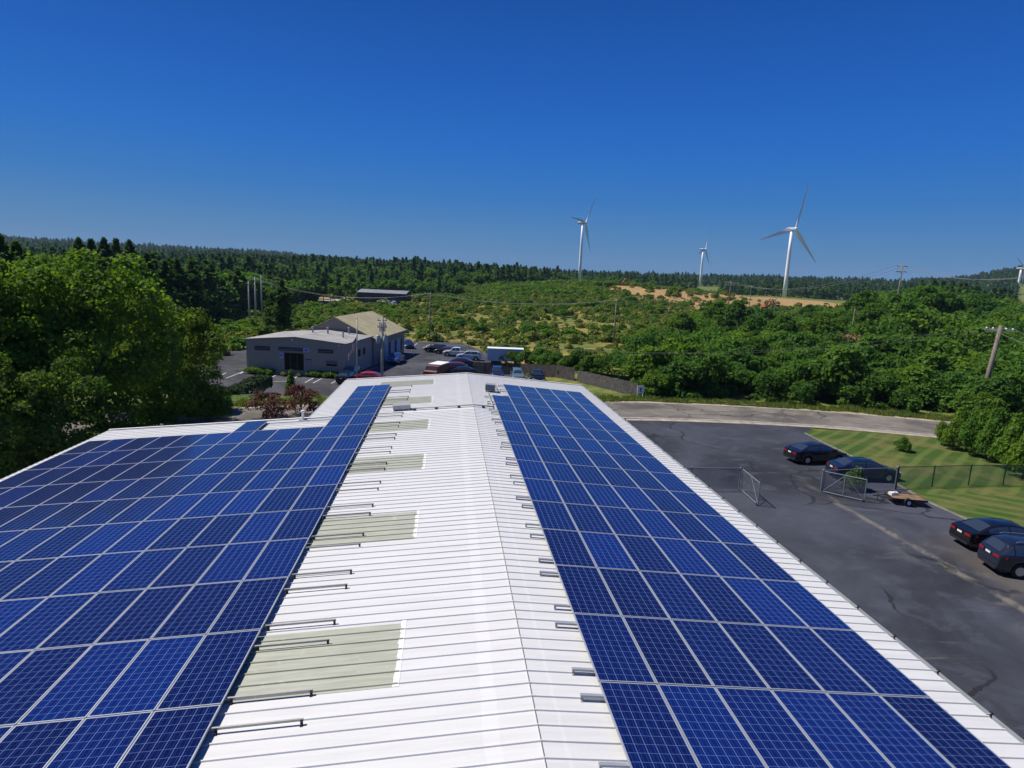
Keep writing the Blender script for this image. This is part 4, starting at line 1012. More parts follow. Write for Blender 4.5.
turbine(578.7, 281, 585, 222.7, 800, 40, R(50), R(34), 'tall white wind turbine left of the quarry, its lower blade hanging beside the tower')
turbine(699.5, 289, 702.5, 249.3, 1150, 36, R(48), R(14), 'smallest distant wind turbine standing between the two larger ones')
turbine(1017.5, 300, 1023, 268.5, 1350, 44, R(28), R(-68), 'wind turbine cut by the right picture edge')

# ================================================================== UTILITY POLES AND WIRES
def pole(P, h, lean=(0, 0), arm=2.4, arm_az=0.0, narm=1, rad=.14, label='', nins=4, m=POLEWOOD, extras=None):
    root = thing('utility_pole', P, 0, label, 'utility pole'); T = Vector((lean[0]*h, lean[1]*h, h))
    mb = MB(); mb.tube([(0, 0, -.4), T*.5, T], [rad*1.15, rad, rad*.75], 10); mb.build('pole', m, root, True)
    d = Vector((math.cos(arm_az), math.sin(arm_az), 0)); n = Vector((-d.y, d.x, 0)); tips = []
    for a in range(narm):
        c = T*(1-(.05+.09*a)); 
        Mx = Matrix((d, n, Vector((0, 0, 1)))).transposed().to_4x4(); Mx.translation = c+n*(rad+.03)
        q_ = .05 if rad < .21 else .10; mb = MB(); mb.box(-arm/2, arm/2, -q_, q_, -q_, q_, M=Mx); mb.build('crossarm', m if rad < .21 else PALEW, root)
        for k in range(nins):
            q = (k/(nins-1)-.5)*(arm-.25); p = Mx @ Vector((q, 0, .06)); mb = MB(); mb.tube([p, p+Vector((0, 0, .10)), p+Vector((0, 0, .22))], [.035, .075 if rad < .21 else .12, .03], 7); mb.build('insulator', GREYP if rad < .21 else WHITE, root)
            if a == 0: tips.append(Vector(P)+p+Vector((0, 0, .22)))
    root['tips'] = 0; del root['tips']
    return root, tips
def pole_px(px, pyb, pyt, **kw):
    P = gp(px, pyb); h = ztop(P.x, P.y, pyt)-P.z; return pole(P, h, **kw)
a_ = R(75); PALEW = mat('pale_pole_wood', (.36, .34, .31), .8, noise=(3, .2))
P_ = along(248.7, 165); p249, t249 = pole(P_, ztop(P_.x, P_.y, 281)-P_.z, label='thin bare utility pole at the forest edge, left of two side by side', arm_az=a_, rad=.20, m=PALEW)
P_ = along(255.3, 168); p255, t255 = pole(P_, ztop(P_.x, P_.y, 277)-P_.z, label='taller utility pole at the forest edge, right of two side by side', arm_az=a_, rad=.20, m=PALEW)
P_ = along(261.5, 200); p261, t261 = pole(P_, ztop(P_.x, P_.y, 275)-P_.z, label='small far utility pole just right of the pair at the forest edge', arm_az=a_, rad=.20, m=PALEW)
p429, t429 = pole_px(429.5, 341, 292, label='grey utility pole standing in scrub beyond the far parking lot', arm_az=a_, rad=.15, narm=2)
p613, t613 = pole_px(613.5, 345, 299, label='utility pole with one crossarm in the scrub above the stockade fence', arm_az=a_, rad=.16)
P_ = along(730, 300); p730, t730 = pole(P_, ztop(P_.x, P_.y, 281)-P_.z, label='tall pole with crossarms and red marker at the quarry centre', arm_az=R(20), rad=.22, narm=2, arm=5)
mb = MB(); mb.tube([(0, 0, 6.2), (0, 0, 8.6)], [.30, .30], 8); mb.build('marker', mat('red_marker', (.42, .07, .05), .6), p730)
for px, py, d_, lb in ((688.5, 282, 340, 'slim pole at the left foot of the quarry'), (751, 285, 290, 'slim pole right of the red marked pole'), (777, 296, 230, 'short slim pole below the quarry diggers'), (857.5, 309, 152, 'pale bare pole before the brown bank')):
    P_ = along(px, d_); pole(P_, ztop(P_.x, P_.y, py)-P_.z, label=lb, arm_az=R(20), rad=.13, arm=1.6, nins=2)
P_ = along(899, 215); p900, t900 = pole(P_, ztop(P_.x, P_.y, 263)-P_.z, label='utility pole rising above the hill trees on the right skyline', arm_az=R(-10), rad=.24, arm=3.4, narm=2)
P_ = gp(977, 418); hh = ztop(P_.x, P_.y, 325)-P_.z
p988, t988 = pole(P_, hh*1.0, lean=(.075, -.02), label='leaning brown utility pole with one crossarm among the roadside trees on the right', arm_az=R(-35), rad=.25, arm=2.6, nins=5)
for k_, (px, py, s_) in enumerate(((968, 421, .72), (981, 422, .80), (990, 419, .95))):
    q_ = gp(px, py); put_tree(('thA', 'thC', 'thB')[k_], (q_.x, q_.y, -.4), s_, label=('small green tree left of the foot of the leaning pole', 'light green tree hiding the foot of the leaning pole', 'dark green tree right of the foot of the leaning pole')[k_])
# transformer pole behind the roof end
P_ = gp(382, 389); hh = ztop(P_.x, P_.y, 317)-P_.z
tp, ttp = pole(P_, hh, label='pale utility pole carrying three grey transformers in front of the grey building', arm_az=R(20), rad=.17, arm=1.3, nins=3, narm=2, m=PALEW)
for k, (dx, dy) in enumerate(((-.50, -.12), (.42, -.30), (.12, .46))):
    mb = MB(); zc = hh*.70; mb.tube([(dx, dy, zc-.55), (dx, dy, zc-.5), (dx, dy, zc+.42), (dx, dy, zc+.5)], [.27, .30, .30, .24], 14); mb.tube([(dx, dy, zc+.5), (dx, dy, zc+.75)], [.05, .04], 6)
    mb.build('transformer', mat('transformer_grey', (.33, .40, .42), .45) if k == 0 else bpy.data.materials['transformer_grey'], tp, True)
mb = MB()
for k in range(6): a = k*1.05; mb.tube([(math.cos(a)*.32, math.sin(a)*.32, hh*.80), (math.cos(a)*.40, math.sin(a)*.40, hh*.93)], [.06, .045], 7)
mb.build('cutouts', GREYP, tp)
WIREM = mat('wire', (.20, .20, .21), .6)
def wire(a, b, sag, label, rad=.02):
    pts = [a.lerp(b, i/24)-Vector((0, 0, 4*sag*(i/24)*(1-i/24))) for i in range(25)]
    o = thing('power_line', a, 0, label, 'power line', None)
    mb = MB(); mb.tube([p-a for p in pts], rad, 4); mb.build('cable', WIREM, o); return o
def wires(t0, t1, sag, label, rad=.02, ks=(0, -1), grp='power lines'):
    for k in ks: tag(wire(t0[k], t1[k], sag, label, rad), group=grp)
WL = mat('bright_wire', (.30, .30, .31), .5)
wires(t429, t613, 1.6, 'thin power lines between the two poles standing in the scrub', .020, (0, -1), 'lines over the scrub')
wires(t255, t429, 2.6, 'thin power lines running from the forest edge to the scrub pole', .020, (0, -1), 'lines from the forest edge')
wires(t613, t730, 3.0, 'thin power lines climbing from the scrub to the quarry pole', .022, (0, -1), 'lines to the quarry')
wires(t730, t900, 5.0, 'thin power lines between the quarry pole and the hill pole', .04, (0, -1), 'lines over the quarry')
q_ = along(1120, 190); q_.z += 22
wires(t900, [q_, q_+Vector((1, 1, 0))], 5, 'thin power lines leaving the hill pole to the right', .04, (0, -1), 'lines right of the hill pole')
q2_ = Vector((10.5, 71.5, 6.0)); q3_ = along(1240, 60); q3_.z += 9.5
wires([q3_, q3_+Vector((.6, .8, 0))], t988, 1.2, 'power lines from the leaning pole out of the right edge', .014, (0, -1), 'lines right of the leaning pole')
wires(t988, [ttp[0]+Vector((0, 0, -1.0)), ttp[2]+Vector((0, 0, -1.0))], 3.2, 'power lines along the road to the transformer pole', .008, (0, -1), 'lines along the road')

# ================================================================== GREY METAL BUILDING
A = gp(247, 372.8); B = gp(345, 378.2); C_ = gp(401, 352.5)
u_ = Vector((A.x-B.x, A.y-B.y, 0)); WID = u_.length; u_.normalize(); v_ = Vector((-u_.y, u_.x, 0))
if v_.dot(Vector((C_.x-B.x, C_.y-B.y, 0))) < 0: v_ = -v_
LEN = Vector((C_.x-B.x, C_.y-B.y, 0)).dot(v_)
gz0 = -1.7
def loc(u, v, z): p = Vector((B.x, B.y, 0))+u_*u+v_*v; return Vector((p.x, p.y, gz0+z))
def solve_h(u, v, py): p = loc(u, v, 0); return ztop(p.x, p.y, py)-gz0
h1 = (solve_h(0, 0, 344)+solve_h(WID, 0, 340.3))/2
hp = solve_h(WID/2, 0, 337.8)
L1 = 8.0
for _ in range(60):
    x_ = proj(loc(0, L1, h1))[0]
    if x_ < 372: L1 += .25
h2 = solve_h(0, LEN, 330)
offr = 2.0
for _ in range(200):
    q = loc(offr, L1, 0); z_ = ztop(q.x, q.y, 317.8)
    if proj((q.x, q.y, z_))[0] > 335.5: offr += .1
hr = z_-gz0
print('building', WID, LEN, L1, h1, hp, h2, offr, hr)
gb = thing('metal_building', loc(0, 0, 0), 0, 'grey metal-sided building with low roofs behind the far parking lot', 'building')
gb.location = (0, 0, 0)
WG = siding('grey_brown_siding', (.36, .31, .27), .45); WG2 = siding('dark_grey_siding', (.24, .21, .195), .45)
RL = mat('weathered_grey_roof', (.30, .29, .275), .75, noise=(.5, .25)); RT_ = mat('tan_metal_roof', (.40, .35, .20), .7, noise=(.6, .15))
mb = MB(); mb.quad(loc(0, 0, -.3), loc(WID, 0, -.3), loc(WID, 0, h1), loc(WID/2, 0, hp), loc(0, 0, h1)); mb.build('front_wall', WG, gb)
mb = MB(); mb.quad(loc(0, 0, -.3), loc(0, L1, -.3), loc(0, L1, h1), loc(0, 0, h1)); mb.quad(loc(WID, 0, -.3), loc(WID, L1, -.3), loc(WID, L1, h1), loc(WID, 0, h1)); mb.build('side_wall', WG, gb)
ov = .25
def roofslab(name, P, m, t=.16):
    mb = MB(); n = len(P); mb.quad(*[p+Vector((0, 0, t)) for p in P]); mb.quad(*P[::-1])
    for i in range(n): a, b = P[i], P[(i+1) % n]; mb.quad(a, b, b+Vector((0, 0, t)), a+Vector((0, 0, t)))
    return mb.build(name, m, gb)
sl_ = (hp-h1)/(WID/2)
roofslab('roof', [loc(-ov, -ov, h1-sl_*ov+.02), loc(WID/2, -ov, hp+.02), loc(WID/2, L1-.02, hp+.02), loc(-ov, L1-.02, h1-sl_*ov+.02)], RL)
roofslab('roof', [loc(WID/2, -ov, hp+.025), loc(WID+ov, -ov, h1-sl_*ov+.025), loc(WID+ov, L1-.02, h1-sl_*ov+.025), loc(WID/2, L1-.02, hp+.025)], RL)
W2 = 2*offr
mb = MB(); mb.quad(loc(-.3, L1, -.3), loc(W2, L1, -.3), loc(W2, L1, h2), loc(offr, L1, hr), loc(-.3, L1, h2)); mb.build('gable_wall', WG2, gb)
mb = MB(); mb.quad(loc(-.3, L1, -.3), loc(-.3, LEN, -.3), loc(-.3, LEN, h2), loc(-.3, L1, h2)); mb.quad(loc(W2, L1, -.3), loc(W2, LEN, -.3), loc(W2, LEN, h2), loc(W2, L1, h2)); mb.quad(loc(-.3, LEN, -.3), loc(W2, LEN, -.3), loc(W2, LEN, h2), loc(offr, LEN, hr), loc(-.3, LEN, h2)); mb.build('side_wall', WG2, gb)
roofslab('roof', [loc(-.7, L1-.3, h2-.1), loc(offr, L1-.3, hr+.02), loc(offr, LEN+.3, hr+.02), loc(-.7, LEN+.3, h2-.1)], RT_)
roofslab('roof', [loc(offr, L1-.3, hr+.025), loc(W2+.4, L1-.3, h2-.1), loc(W2+.4, LEN+.3, h2-.1), loc(offr, LEN+.3, hr+.025)], RT_)
# openings on the front; fu, fz from photo pixels
def fuz(px, py):
    d = ray(px, py); n = v_; P0 = loc(0, 0, 0); t = (P0-CAM).dot(n)/d.dot(n); p = CAM+d*t; return (p-P0).dot(u_), p.z-gz0
def panel(name, x0, y0, x1, y1, m, out=.04, parent=gb):
    a, za = fuz(x0, y0); b, zb_ = fuz(x1, y1); mb = MB()
    z0, z1 = max(.02, min(za, zb_)), max(za, zb_)
    P = [loc(a, -out, z0), loc(b, -out, z0), loc(b, -out, z1), loc(a, -out, z1)]; Q = [loc(a, .01, z0), loc(b, .01, z0), loc(b, .01, z1), loc(a, .01, z1)]
    mb.quad(*P)
    for i in range(4): mb.quad(P[i], P[(i+1) % 4], Q[(i+1) % 4], Q[i])
    return mb.build(name, m, parent)
DK = mat('dark_doorway_glass', (.006, .006, .008), .5, spec=.2); SG = mat('dark_sign_board', (.035, .035, .05), .6); SB = mat('pale_blue_sign', (.42, .50, .72), .6); SBL = mat('blue_sign_ink', (.05, .10, .35), .6)
door = panel('entrance_door', 284.4, 352.6, 303.8, 370.5, DK, .03)
panel('door_frame', 283.6, 351.6, 304.8, 352.8, mat('door_trim', (.25, .23, .22), .6), .06, door)
for xx in (290.5, 297): panel('mullion', xx, 353, xx+.5, 370, mat('mullion_grey', (.16, .16, .17), .5), .05, door)
s1 = panel('sign_board', 254.7, 345.8, 270, 350.6, SG, .08); s2 = panel('sign_board', 278.5, 346.8, 303, 351.4, SG, .08); s3 = panel('sign_board', 318, 349, 333, 353.6, SG, .08)
INK = mat('sign_lettering', (.14, .14, .19), .6)
rnd = random.Random(3)
for sg_, x0, x1, y0, y1 in ((s1, 255.6, 269.2, 347.3, 349.2), (s2, 279.5, 302, 348.2, 350.3), (s3, 319, 332, 350.6, 352.4)):
    mb = MB(); x = x0
    while x < x1:                                      # illegible script, as in the photograph
        w_ = rnd.uniform(.5, 1.0); a, za = fuz(x, y1-.3*rnd.random()); b, zb_ = fuz(x+w_*.75, y0+.5*rnd.random())
        mb.quad(loc(a, -.10, min(za, zb_)), loc(b, -.10, min(za, zb_)), loc(b, -.10, max(za, zb_)), loc(a, -.10, max(za, zb_))); x += w_+.15
    mb.build('lettering', INK, sg_)
b1_ = panel('sign_board', 303.4, 348, 309.3, 352.2, SB, .09); panel('emblem', 305, 349.2, 307.6, 351.2, SBL, .11, b1_)
b2_ = panel('sign_board', 280, 352.3, 283.6, 358.3, SB, .09); panel('emblem', 280.9, 354, 282.6, 356.6, SBL, .11, b2_)
wd = panel('window', 305.6, 359.5, 311.4, 366.5, mat('pale_window', (.22, .25, .36), .25), .05); panel('window_frame', 305.2, 358.9, 311.8, 359.6, SG, .07, wd)
panel('window', 326.5, 363.8, 337, 366.3, DK, .05); panel('awning', 326.3, 361.4, 337.2, 363.4, mat('blue_grey_awning', (.12, .13, .19), .6), .25)
for px in (247.3, 344.2): panel('corner_trim', px-.35, 340.5 if px < 300 else 345, px+.35, 371, mat('pale_trim', (.42, .40, .38), .6) if px < 300 else bpy.data.materials['pale_trim'], .03)
panel('wall_lamp', 291.8, 338.6, 292.9, 340.6, WHITE, .25); panel('wall_lamp', 338.9, 344.6, 340.2, 346, WHITE, .25)
# right-hand side: bay doors of the rear part and small windows
def sidepanel(name, v0, v1, z0, z1, m, u0=0.0, out=.05):
    mb = MB(); P = [loc(u0-out, v0, z0), loc(u0-out, v1, z0), loc(u0-out, v1, z1), loc(u0-out, v0, z1)]; Q = [loc(u0, v0, z0), loc(u0, v1, z0), loc(u0, v1, z1), loc(u0, v0, z1)]
    mb.quad(*P)
    for i in range(4): mb.quad(P[i], P[(i+1) % 4], Q[(i+1) % 4], Q[i])
    return mb.build(name, m, gb)
BD = mat('pale_blue_bay_door', (.30, .38, .52), .5, noise=(1, .1)); 
dl = LEN-L1
for k in range(3):
    v0 = L1+dl*(.30+.21*k); sidepanel('bay_door', v0, v0+dl*.13, .02, min(h2*.72, 3.6), BD, -.3); sidepanel('window', v0+dl*.14, v0+dl*.19, .8, h2*.68, DK, -.3)
for k in range(2): sidepanel('window', L1*(.45+.18*k), L1*(.53+.18*k), h1*.5, h1*.72, DK)
mb = MB()
for (u, v, h, r_) in ((WID*.52, L1*.55, 1.0, .14), (WID*.38, L1*.62, 1.0, .14), (WID*.22, L1*.85, 1.1, .13), (WID*.16, L1*.45, .9, .12)):
    z_ = hp-(abs(u-WID/2))*sl_; mb = MB(); mb.tube([loc(u, v, z_), loc(u, v, z_+h)], [r_, r_], 8); mb.tube([loc(u, v, z_+h), loc(u, v, z_+h+.16)], [r_*1.6, r_*1.2], 8); mb.build('vent_pipe', GREYP, gb)

# ------------------------------------------------------------------ dark building at the forest edge
P0 = gp(358, 303); P1 = gp(405, 303.5); dd = Vector((P1.x-P0.x, P1.y-P0.y, 0)); Wd = dd.length; dd.normalize(); nn_ = Vector((-dd.y, dd.x, 0)); zg = min(P0.z, P1.z)-.5
fb = thing('dark_shed', (0, 0, 0), 0, 'long low dark building with a pale roof at the forest edge', 'building')
q = (P0+P1)/2; hf = ztop(q.x, q.y, 293)-zg
def fl(a, b, z): p = Vector((P0.x, P0.y, 0))+dd*a+nn_*b; return Vector((p.x, p.y, zg+z))
mb = MB()
for (a, b, c, d_) in ((0, 0, Wd, 0), (Wd, 0, Wd, 14), (Wd, 14, 0, 14), (0, 14, 0, 0)): mb.quad(fl(a, b, -1), fl(c, d_, -1), fl(c, d_, hf), fl(a, b, hf))
mb.build('wall', siding('navy_dark_siding', (.020, .028, .045), 1.2), fb)
mb = MB(); mb.quad(fl(-.5, -.5, hf), fl(Wd+.5, -.5, hf), fl(Wd+.5, 7, hf+1.3), fl(-.5, 7, hf+1.3)); mb.quad(fl(-.5, 7, hf+1.3), fl(Wd+.5, 7, hf+1.3), fl(Wd+.5, 14.5, hf), fl(-.5, 14.5, hf)); mb.build('roof', mat('pale_shed_roof', (.20, .21, .23), .6, noise=(.4, .2)), fb)
for k in range(3): mb = MB(); mb.quad(fl(Wd*(.15+.25*k), -.05, 0), fl(Wd*(.27+.25*k), -.05, 0), fl(Wd*(.27+.25*k), -.05, hf*.7), fl(Wd*(.15+.25*k), -.05, hf*.7)); mb.build('door', mat('shed_door', (.05, .06, .08), .6) if k == 0 else bpy.data.materials['shed_door'], fb)

# ------------------------------------------------------------------ white container beside the far lot
P0 = gp(487.5, 365.5); P1 = gp(523.5, 365.5)
dd = Vector((P1.x-P0.x, P1.y-P0.y, 0)); Wc = dd.length; ang = math.atan2(dd.y, dd.x); hcn = ztop(P0.x, P0.y, 349)-P0.z
wc = thing('box_trailer', (P0+P1)/2+Vector((0, 1.1, 0)), ang, 'long pale blue-white box trailer beyond the dark fence at the far lot', 'trailer')
mb = MB(); mb.box(-Wc/2, Wc/2, -1.2, 1.2, .75, hcn-.08)
for k in range(int(Wc/.45)): x = -Wc/2+.2+k*.45; mb.box(x, x+.09, -1.235, -1.203, .85, hcn-.2)
mb.build('body', mat('pale_blue_panel', (.46, .56, .66), .5, noise=(.6, .12)), wc)
mb = MB(); mb.box(-Wc/2-.04, Wc/2+.04, -1.26, 1.26, hcn-.075, hcn+.05); mb.build('roof', WHITE, wc)
mb = MB(); mb.box(-Wc/2-.05, -Wc/2+.12, -1.27, -1.13, .7, hcn-.1); mb.build('corner_post', WHITE, wc)
for x in (-Wc*.32, -Wc*.20):
    for sy in (-1.05, 1.05): mb = MB(); mb.tube([(x, sy-.14, .48), (x, sy+.14, .48)], .48, 16); mb.build('wheel', RUBBER, wc)
mb = MB(); mb.box(Wc*.28, Wc*.28+.12, -.9, -.75, 0, .75); mb.box(Wc*.28, Wc*.28+.12, .75, .9, 0, .75); mb.build('landing_leg', GREYP, wc)

# ------------------------------------------------------------------ stockade fence
def board_fence(pts, h, label, m):
    root = thing('stockade_fence', pts[0], 0, label, 'fence'); O = Vector(pts[0]); r = random.Random(2)
    mb = MB(); posts = []
    for a, b in zip(pts[:-1], pts[1:]):
        a, b = Vector(a), Vector(b); L = (b-a).length; d = (b-a)/L; n = Vector((-d.y, d.x, 0)).normalized(); k = int(L/.17)
        for i in range(k):
            p = a+d*(i*.17)-O; z = p.z; hh_ = h+r.uniform(-.05, .07); q = p+d*.15; o = n*r.uniform(-.012, .012)
            for s_ in (-.012, .012):
                mb.quad(p+n*s_+o+Vector((0, 0, -.1)), q+n*s_+o+Vector((0, 0, -.1)), q+n*s_+o+Vector((0, 0, hh_)), (p+q)/2+n*s_+o+Vector((0, 0, hh_+.06)), p+n*s_+o+Vector((0, 0, hh_)))
        for i in range(int(L/2.4)+1): posts.append(a+d*min(i*2.4, L)-O+n*.08)
    mb.build('boards', m, root)
    for p in posts: mb = MB(); mb.box(p.x-.05, p.x+.05, p.y-.05, p.y+.05, p.z-.1, p.z+h-.1); mb.build('post', m, root)
    return root
FEN = mat('silvered_fence_wood', (.085, .078, .075), .9, noise=(3.5, .6))
board_fence([gp(470, 373), gp(520, 374.5), gp(556, 377), gp(575, 380.5)], 1.75, 'dark weathered stockade fence behind the three parked cars', mat('dark_fence_wood', (.06, .05, .045), .9, noise=(1.4, .4)))
board_fence([gp(577, 381.5), gp(600, 387), gp(620, 392), gp(637, 396.5)], 1.55, 'silvery grey stockade fence along the green verge by the road', FEN)
sgn = thing('white_sign', gp(640, 398), R(8), 'small white sign with a blue mark at the end of the stockade fence', 'sign')
mb = MB(); mb.box(-.42, .42, -.02, .02, .55, 1.5); mb.build('board', WHITE, sgn)
mb = MB(); mb.tube([(0, -.024, 1.08), (0, -.035, 1.08)], .17, 14); mb.box(-.10, .10, -.035, -.024, .72, .88); mb.build('emblem', SBL, sgn)
for x in (-.35, .35): mb = MB(); mb.box(x-.04, x+.04, .022, .09, -.1, 1.45); mb.build('post', WHITE, sgn)

# ------------------------------------------------------------------ chain link fences and gates
def chain_material():
    m = bpy.data.materials.new('chain_link'); m.use_nodes = True; g = NG(m); uv = g.coord('UV'); x, y, z = g.sep(uv)
    def ln(e): f = g.math('FRACT', g.math('MULTIPLY', e, 11.0)); return g.math('LESS_THAN', g.math('ABSOLUTE', g.math('SUBTRACT', f, .5)), .085)
    a = g.math('MAXIMUM', ln(g.math('ADD', x, y)), ln(g.math('SUBTRACT', x, y)))
    g.l(a, g.b.inputs['Alpha']); g.b.inputs['Base Color'].default_value = (.16, .18, .21, 1); g.b.inputs['Metallic'].default_value = .3; g.b.inputs['Roughness'].default_value = .5
    return m
CHAIN = chain_material(); GALV = mat('galvanised_tube', (.30, .33, .37), .45, .5); DGREEN = mat('dark_green_post', (.018, .028, .022), .5)
def chain_panel(a, b, h, parent, O, z0=.05, m=CHAIN):
    me = bpy.data.meshes.new('chain_mesh'); L = (b-a).length; a_, b_ = a-O, b-O
    me.from_pydata([(a_.x, a_.y, a_.z+z0), (b_.x, b_.y, b_.z+z0), (b_.x, b_.y, b_.z+h), (a_.x, a_.y, a_.z+h)], [], [(0, 1, 2, 3)])
    uvl = me.uv_layers.new(name='UVMap')
    for i, q in enumerate(((0, 0), (L, 0), (L, h), (0, h))): uvl.data[i].uv = q
    me.materials.append(m); return link('chain_mesh', me, parent)
def chain_fence(pts, h, label, pm, skip_post=()):
    O = Vector(pts[0]); root = thing('chain_link_fence', O, 0, label, 'fence')
    for i, p in enumerate(pts):
        if i in skip_post: continue
        q = Vector(p)-O; mb = MB(); mb.tube([q+Vector((0, 0, -.1)), q+Vector((0, 0, h+.04))], .04, 8); mb.tube([q+Vector((0, 0, h+.04)), q+Vector((0, 0, h+.09))], [.05, .02], 8); mb.build('post', pm, root)
    for a, b in zip(pts[:-1], pts[1:]):
        a, b = Vector(a), Vector(b); mb = MB(); mb.tube([a-O+Vector((0, 0, h)), b-O+Vector((0, 0, h))], .025, 6); mb.build('top_rail', pm, root); chain_panel(a, b, h, root, O)
    return root
def gate(a, b, h, label, braces=2):
    a, b = Vector(a), Vector(b); O = a.copy(); root = thing('chain_link_gate', O, 0, label, 'gate'); d = (b-a); z = Vector((0, 0, 1))
    mb = MB()
    for t in ([0, .5, 1]): p = d*t; mb.tube([p+z*.1, p+z*h], .032, 8)
    mb.tube([z*.1, d+z*.1], .032, 8); mb.tube([z*h, d+z*h], .032, 8); mb.build('frame', GALV, root)
    mb = MB(); mb.tube([d*.5+z*(h), z*.12], .018, 6); mb.tube([d*.5+z*h, d+z*.12], .018, 6); mb.build('brace', GALV, root)
    chain_panel(a, b, h, root, O, .1)
    mb = MB(); p = d.normalized().cross(z)*.03+d*.97; mb.tube([p+Vector((-.03, 0, .09)), p+Vector((.03, 0, .09))], .09, 12); mb.build('wheel', RUBBER, root)
    return root
hl = gp(738.5, 490.5); wl = Vector((8.35, hl.y+.1, .0)); hl.z = 0
pts_l = [hl]+[hl.lerp(wl, t) for t in (.34, .67, 1)]
HG = 1.55
chain_fence(pts_l, HG, 'chain link fence from the white building to the left gate', GALV)
ge = gp(757.5, 506); ge.z = 0
gate(hl+Vector((.12, -.1, 0)), ge, HG-.05, 'open chain link gate leaf standing ajar on the left side of the driveway')
hr_ = gp(820.5, 492.5); hr_.z = 0; gr = gp(864, 502); gr.z = 0
gate(hr_+Vector((.1, -.05, 0)), gr, HG-.05, 'open chain link gate leaf with a caster wheel before the green shrub')
fr = [hr_]+[Vector((p.x, p.y, .0)) for p in (gp(858, 490.5), gp(894.5, 489))]+[gp(931.5, 488.2), gp(968, 486.6), gp(1002.5, 486.6), gp(1040, 487)]
chain_fence([fr[0], fr[1], fr[2]], HG, 'short chain link fence from the right gate post to the lawn', GALV)
chain_fence([fr[2]+Vector((.1, 0, 0))]+fr[3:], HG+.05, 'dark chain link fence crossing the striped lawn', DGREEN)

# ------------------------------------------------------------------ flag pole and flag
P_ = gp(357, 392); hh = ztop(P_.x, P_.y, 318)-P_.z
fp = thing('flagpole', P_, 0, 'tall slim flagpole in front of the grey building', 'flagpole')
mb = MB(); mb.tube([(0, 0, -.1), (0, 0, hh*.5), (0, 0, hh-.1)], [.11, .09, .05], 10); mb.build('pole', ALU_D, fp, True)
mb = MB(); mb.tube([(0, 0, hh-.1), (0, 0, hh-.03), (0, 0, hh+.06)], [.04, .09, .03], 10); mb.build('finial', mat('gold_finial', (.5, .38, .1), .3, .8), fp, True)
fz1 = ztop(P_.x, P_.y, 334); fz0 = ztop(P_.x, P_.y, 360); fh = fz1-fz0
fl_ = thing('flag', (P_.x, P_.y, fz1), 0, 'limp American flag hanging from the flagpole', 'flag')
WF, HF = fh*.80, fh*.42
def flagpos(s, t):
    """s across the fly 0..1, t down the hoist 0..1: cloth hanging in folds"""
    ang = 1.20-.12*t; sx = s*WF*.9; x = -.07-math.cos(ang)*sx*.95; z = -t*HF-math.sin(ang)*sx
    y = .16*math.sin(s*11+t*2.5)*(.3+s); x += .08*math.sin(s*9+t*5)
    return (x, y, z)
fr_, fw_, fbm = mat('flag_red', (.50, .03, .04), .8), mat('flag_white', (.75, .75, .75), .8), mat('flag_blue', (.02, .03, .16), .8)
mb = MB(); N1, N2 = 30, 26
for i in range(N1):
    for j in range(N2):
        s0, s1_, t0, t1 = i/N1, (i+1)/N1, j/N2, (j+1)/N2; st = j*13//N2
        k = 2 if (s0 < .4 and t0 < 7/13) else (0 if st % 2 == 0 else 1)
        if k == 2 and (i % 2 == 1 and j % 3 == 1): k = 1
        mb.quad(flagpos(s0, t0), flagpos(s1_, t0), flagpos(s1_, t1), flagpos(s0, t1), mi=k)
mb.build('cloth', [fr_, fw_, fbm], fl_)

# ================================================================== VEHICLES
PAINTS = {}
def paint(name, c, rough=.25):
    if name not in PAINTS: PAINTS[name] = mat('car_paint_'+name, c, rough, .0, .4, coat=.7)
    return PAINTS[name]
def lerp_prof(P, x): return float(np.interp(x, [p[0] for p in P], [p[1] for p in P]))
SPEC = {
 'sedan': dict(L=4.8, W=1.82, wb=(-1.38, 1.42), wr=.33, belt=[(-2.4, .62), (-2.36, .98), (-2.0, 1.05), (-1.4, 1.06), (.9, .98), (1.6, .92), (2.15, .80), (2.36, .62), (2.4, .45)],
               cab=[(-1.95, 1.05), (-1.15, 1.40), (-.55, 1.47), (.15, 1.46), (.55, 1.38), (1.35, .95)], low=.24),
 'suv': dict(L=4.65, W=1.86, wb=(-1.33, 1.36), wr=.37, belt=[(-2.32, .60), (-2.30, 1.05), (-2.15, 1.10), (.95, 1.10), (1.7, 1.04), (2.15, .90), (2.30, .70), (2.33, .5)],
             cab=[(-2.25, 1.10), (-1.85, 1.60), (-1.3, 1.70), (.1, 1.70), (.55, 1.60), (1.25, 1.08)], low=.30),
 'pickup': dict(L=5.4, W=1.9, wb=(-1.65, 1.75), wr=.40, belt=[(-2.7, .7), (-2.68, 1.10), (-.75, 1.12), (1.3, 1.12), (2.1, 1.06), (2.6, .92), (2.7, .6)],
             cab=[(-.85, 1.12), (-.65, 1.72), (-.2, 1.80), (.45, 1.78), (.75, 1.70), (1.45, 1.12)], low=.36),
}
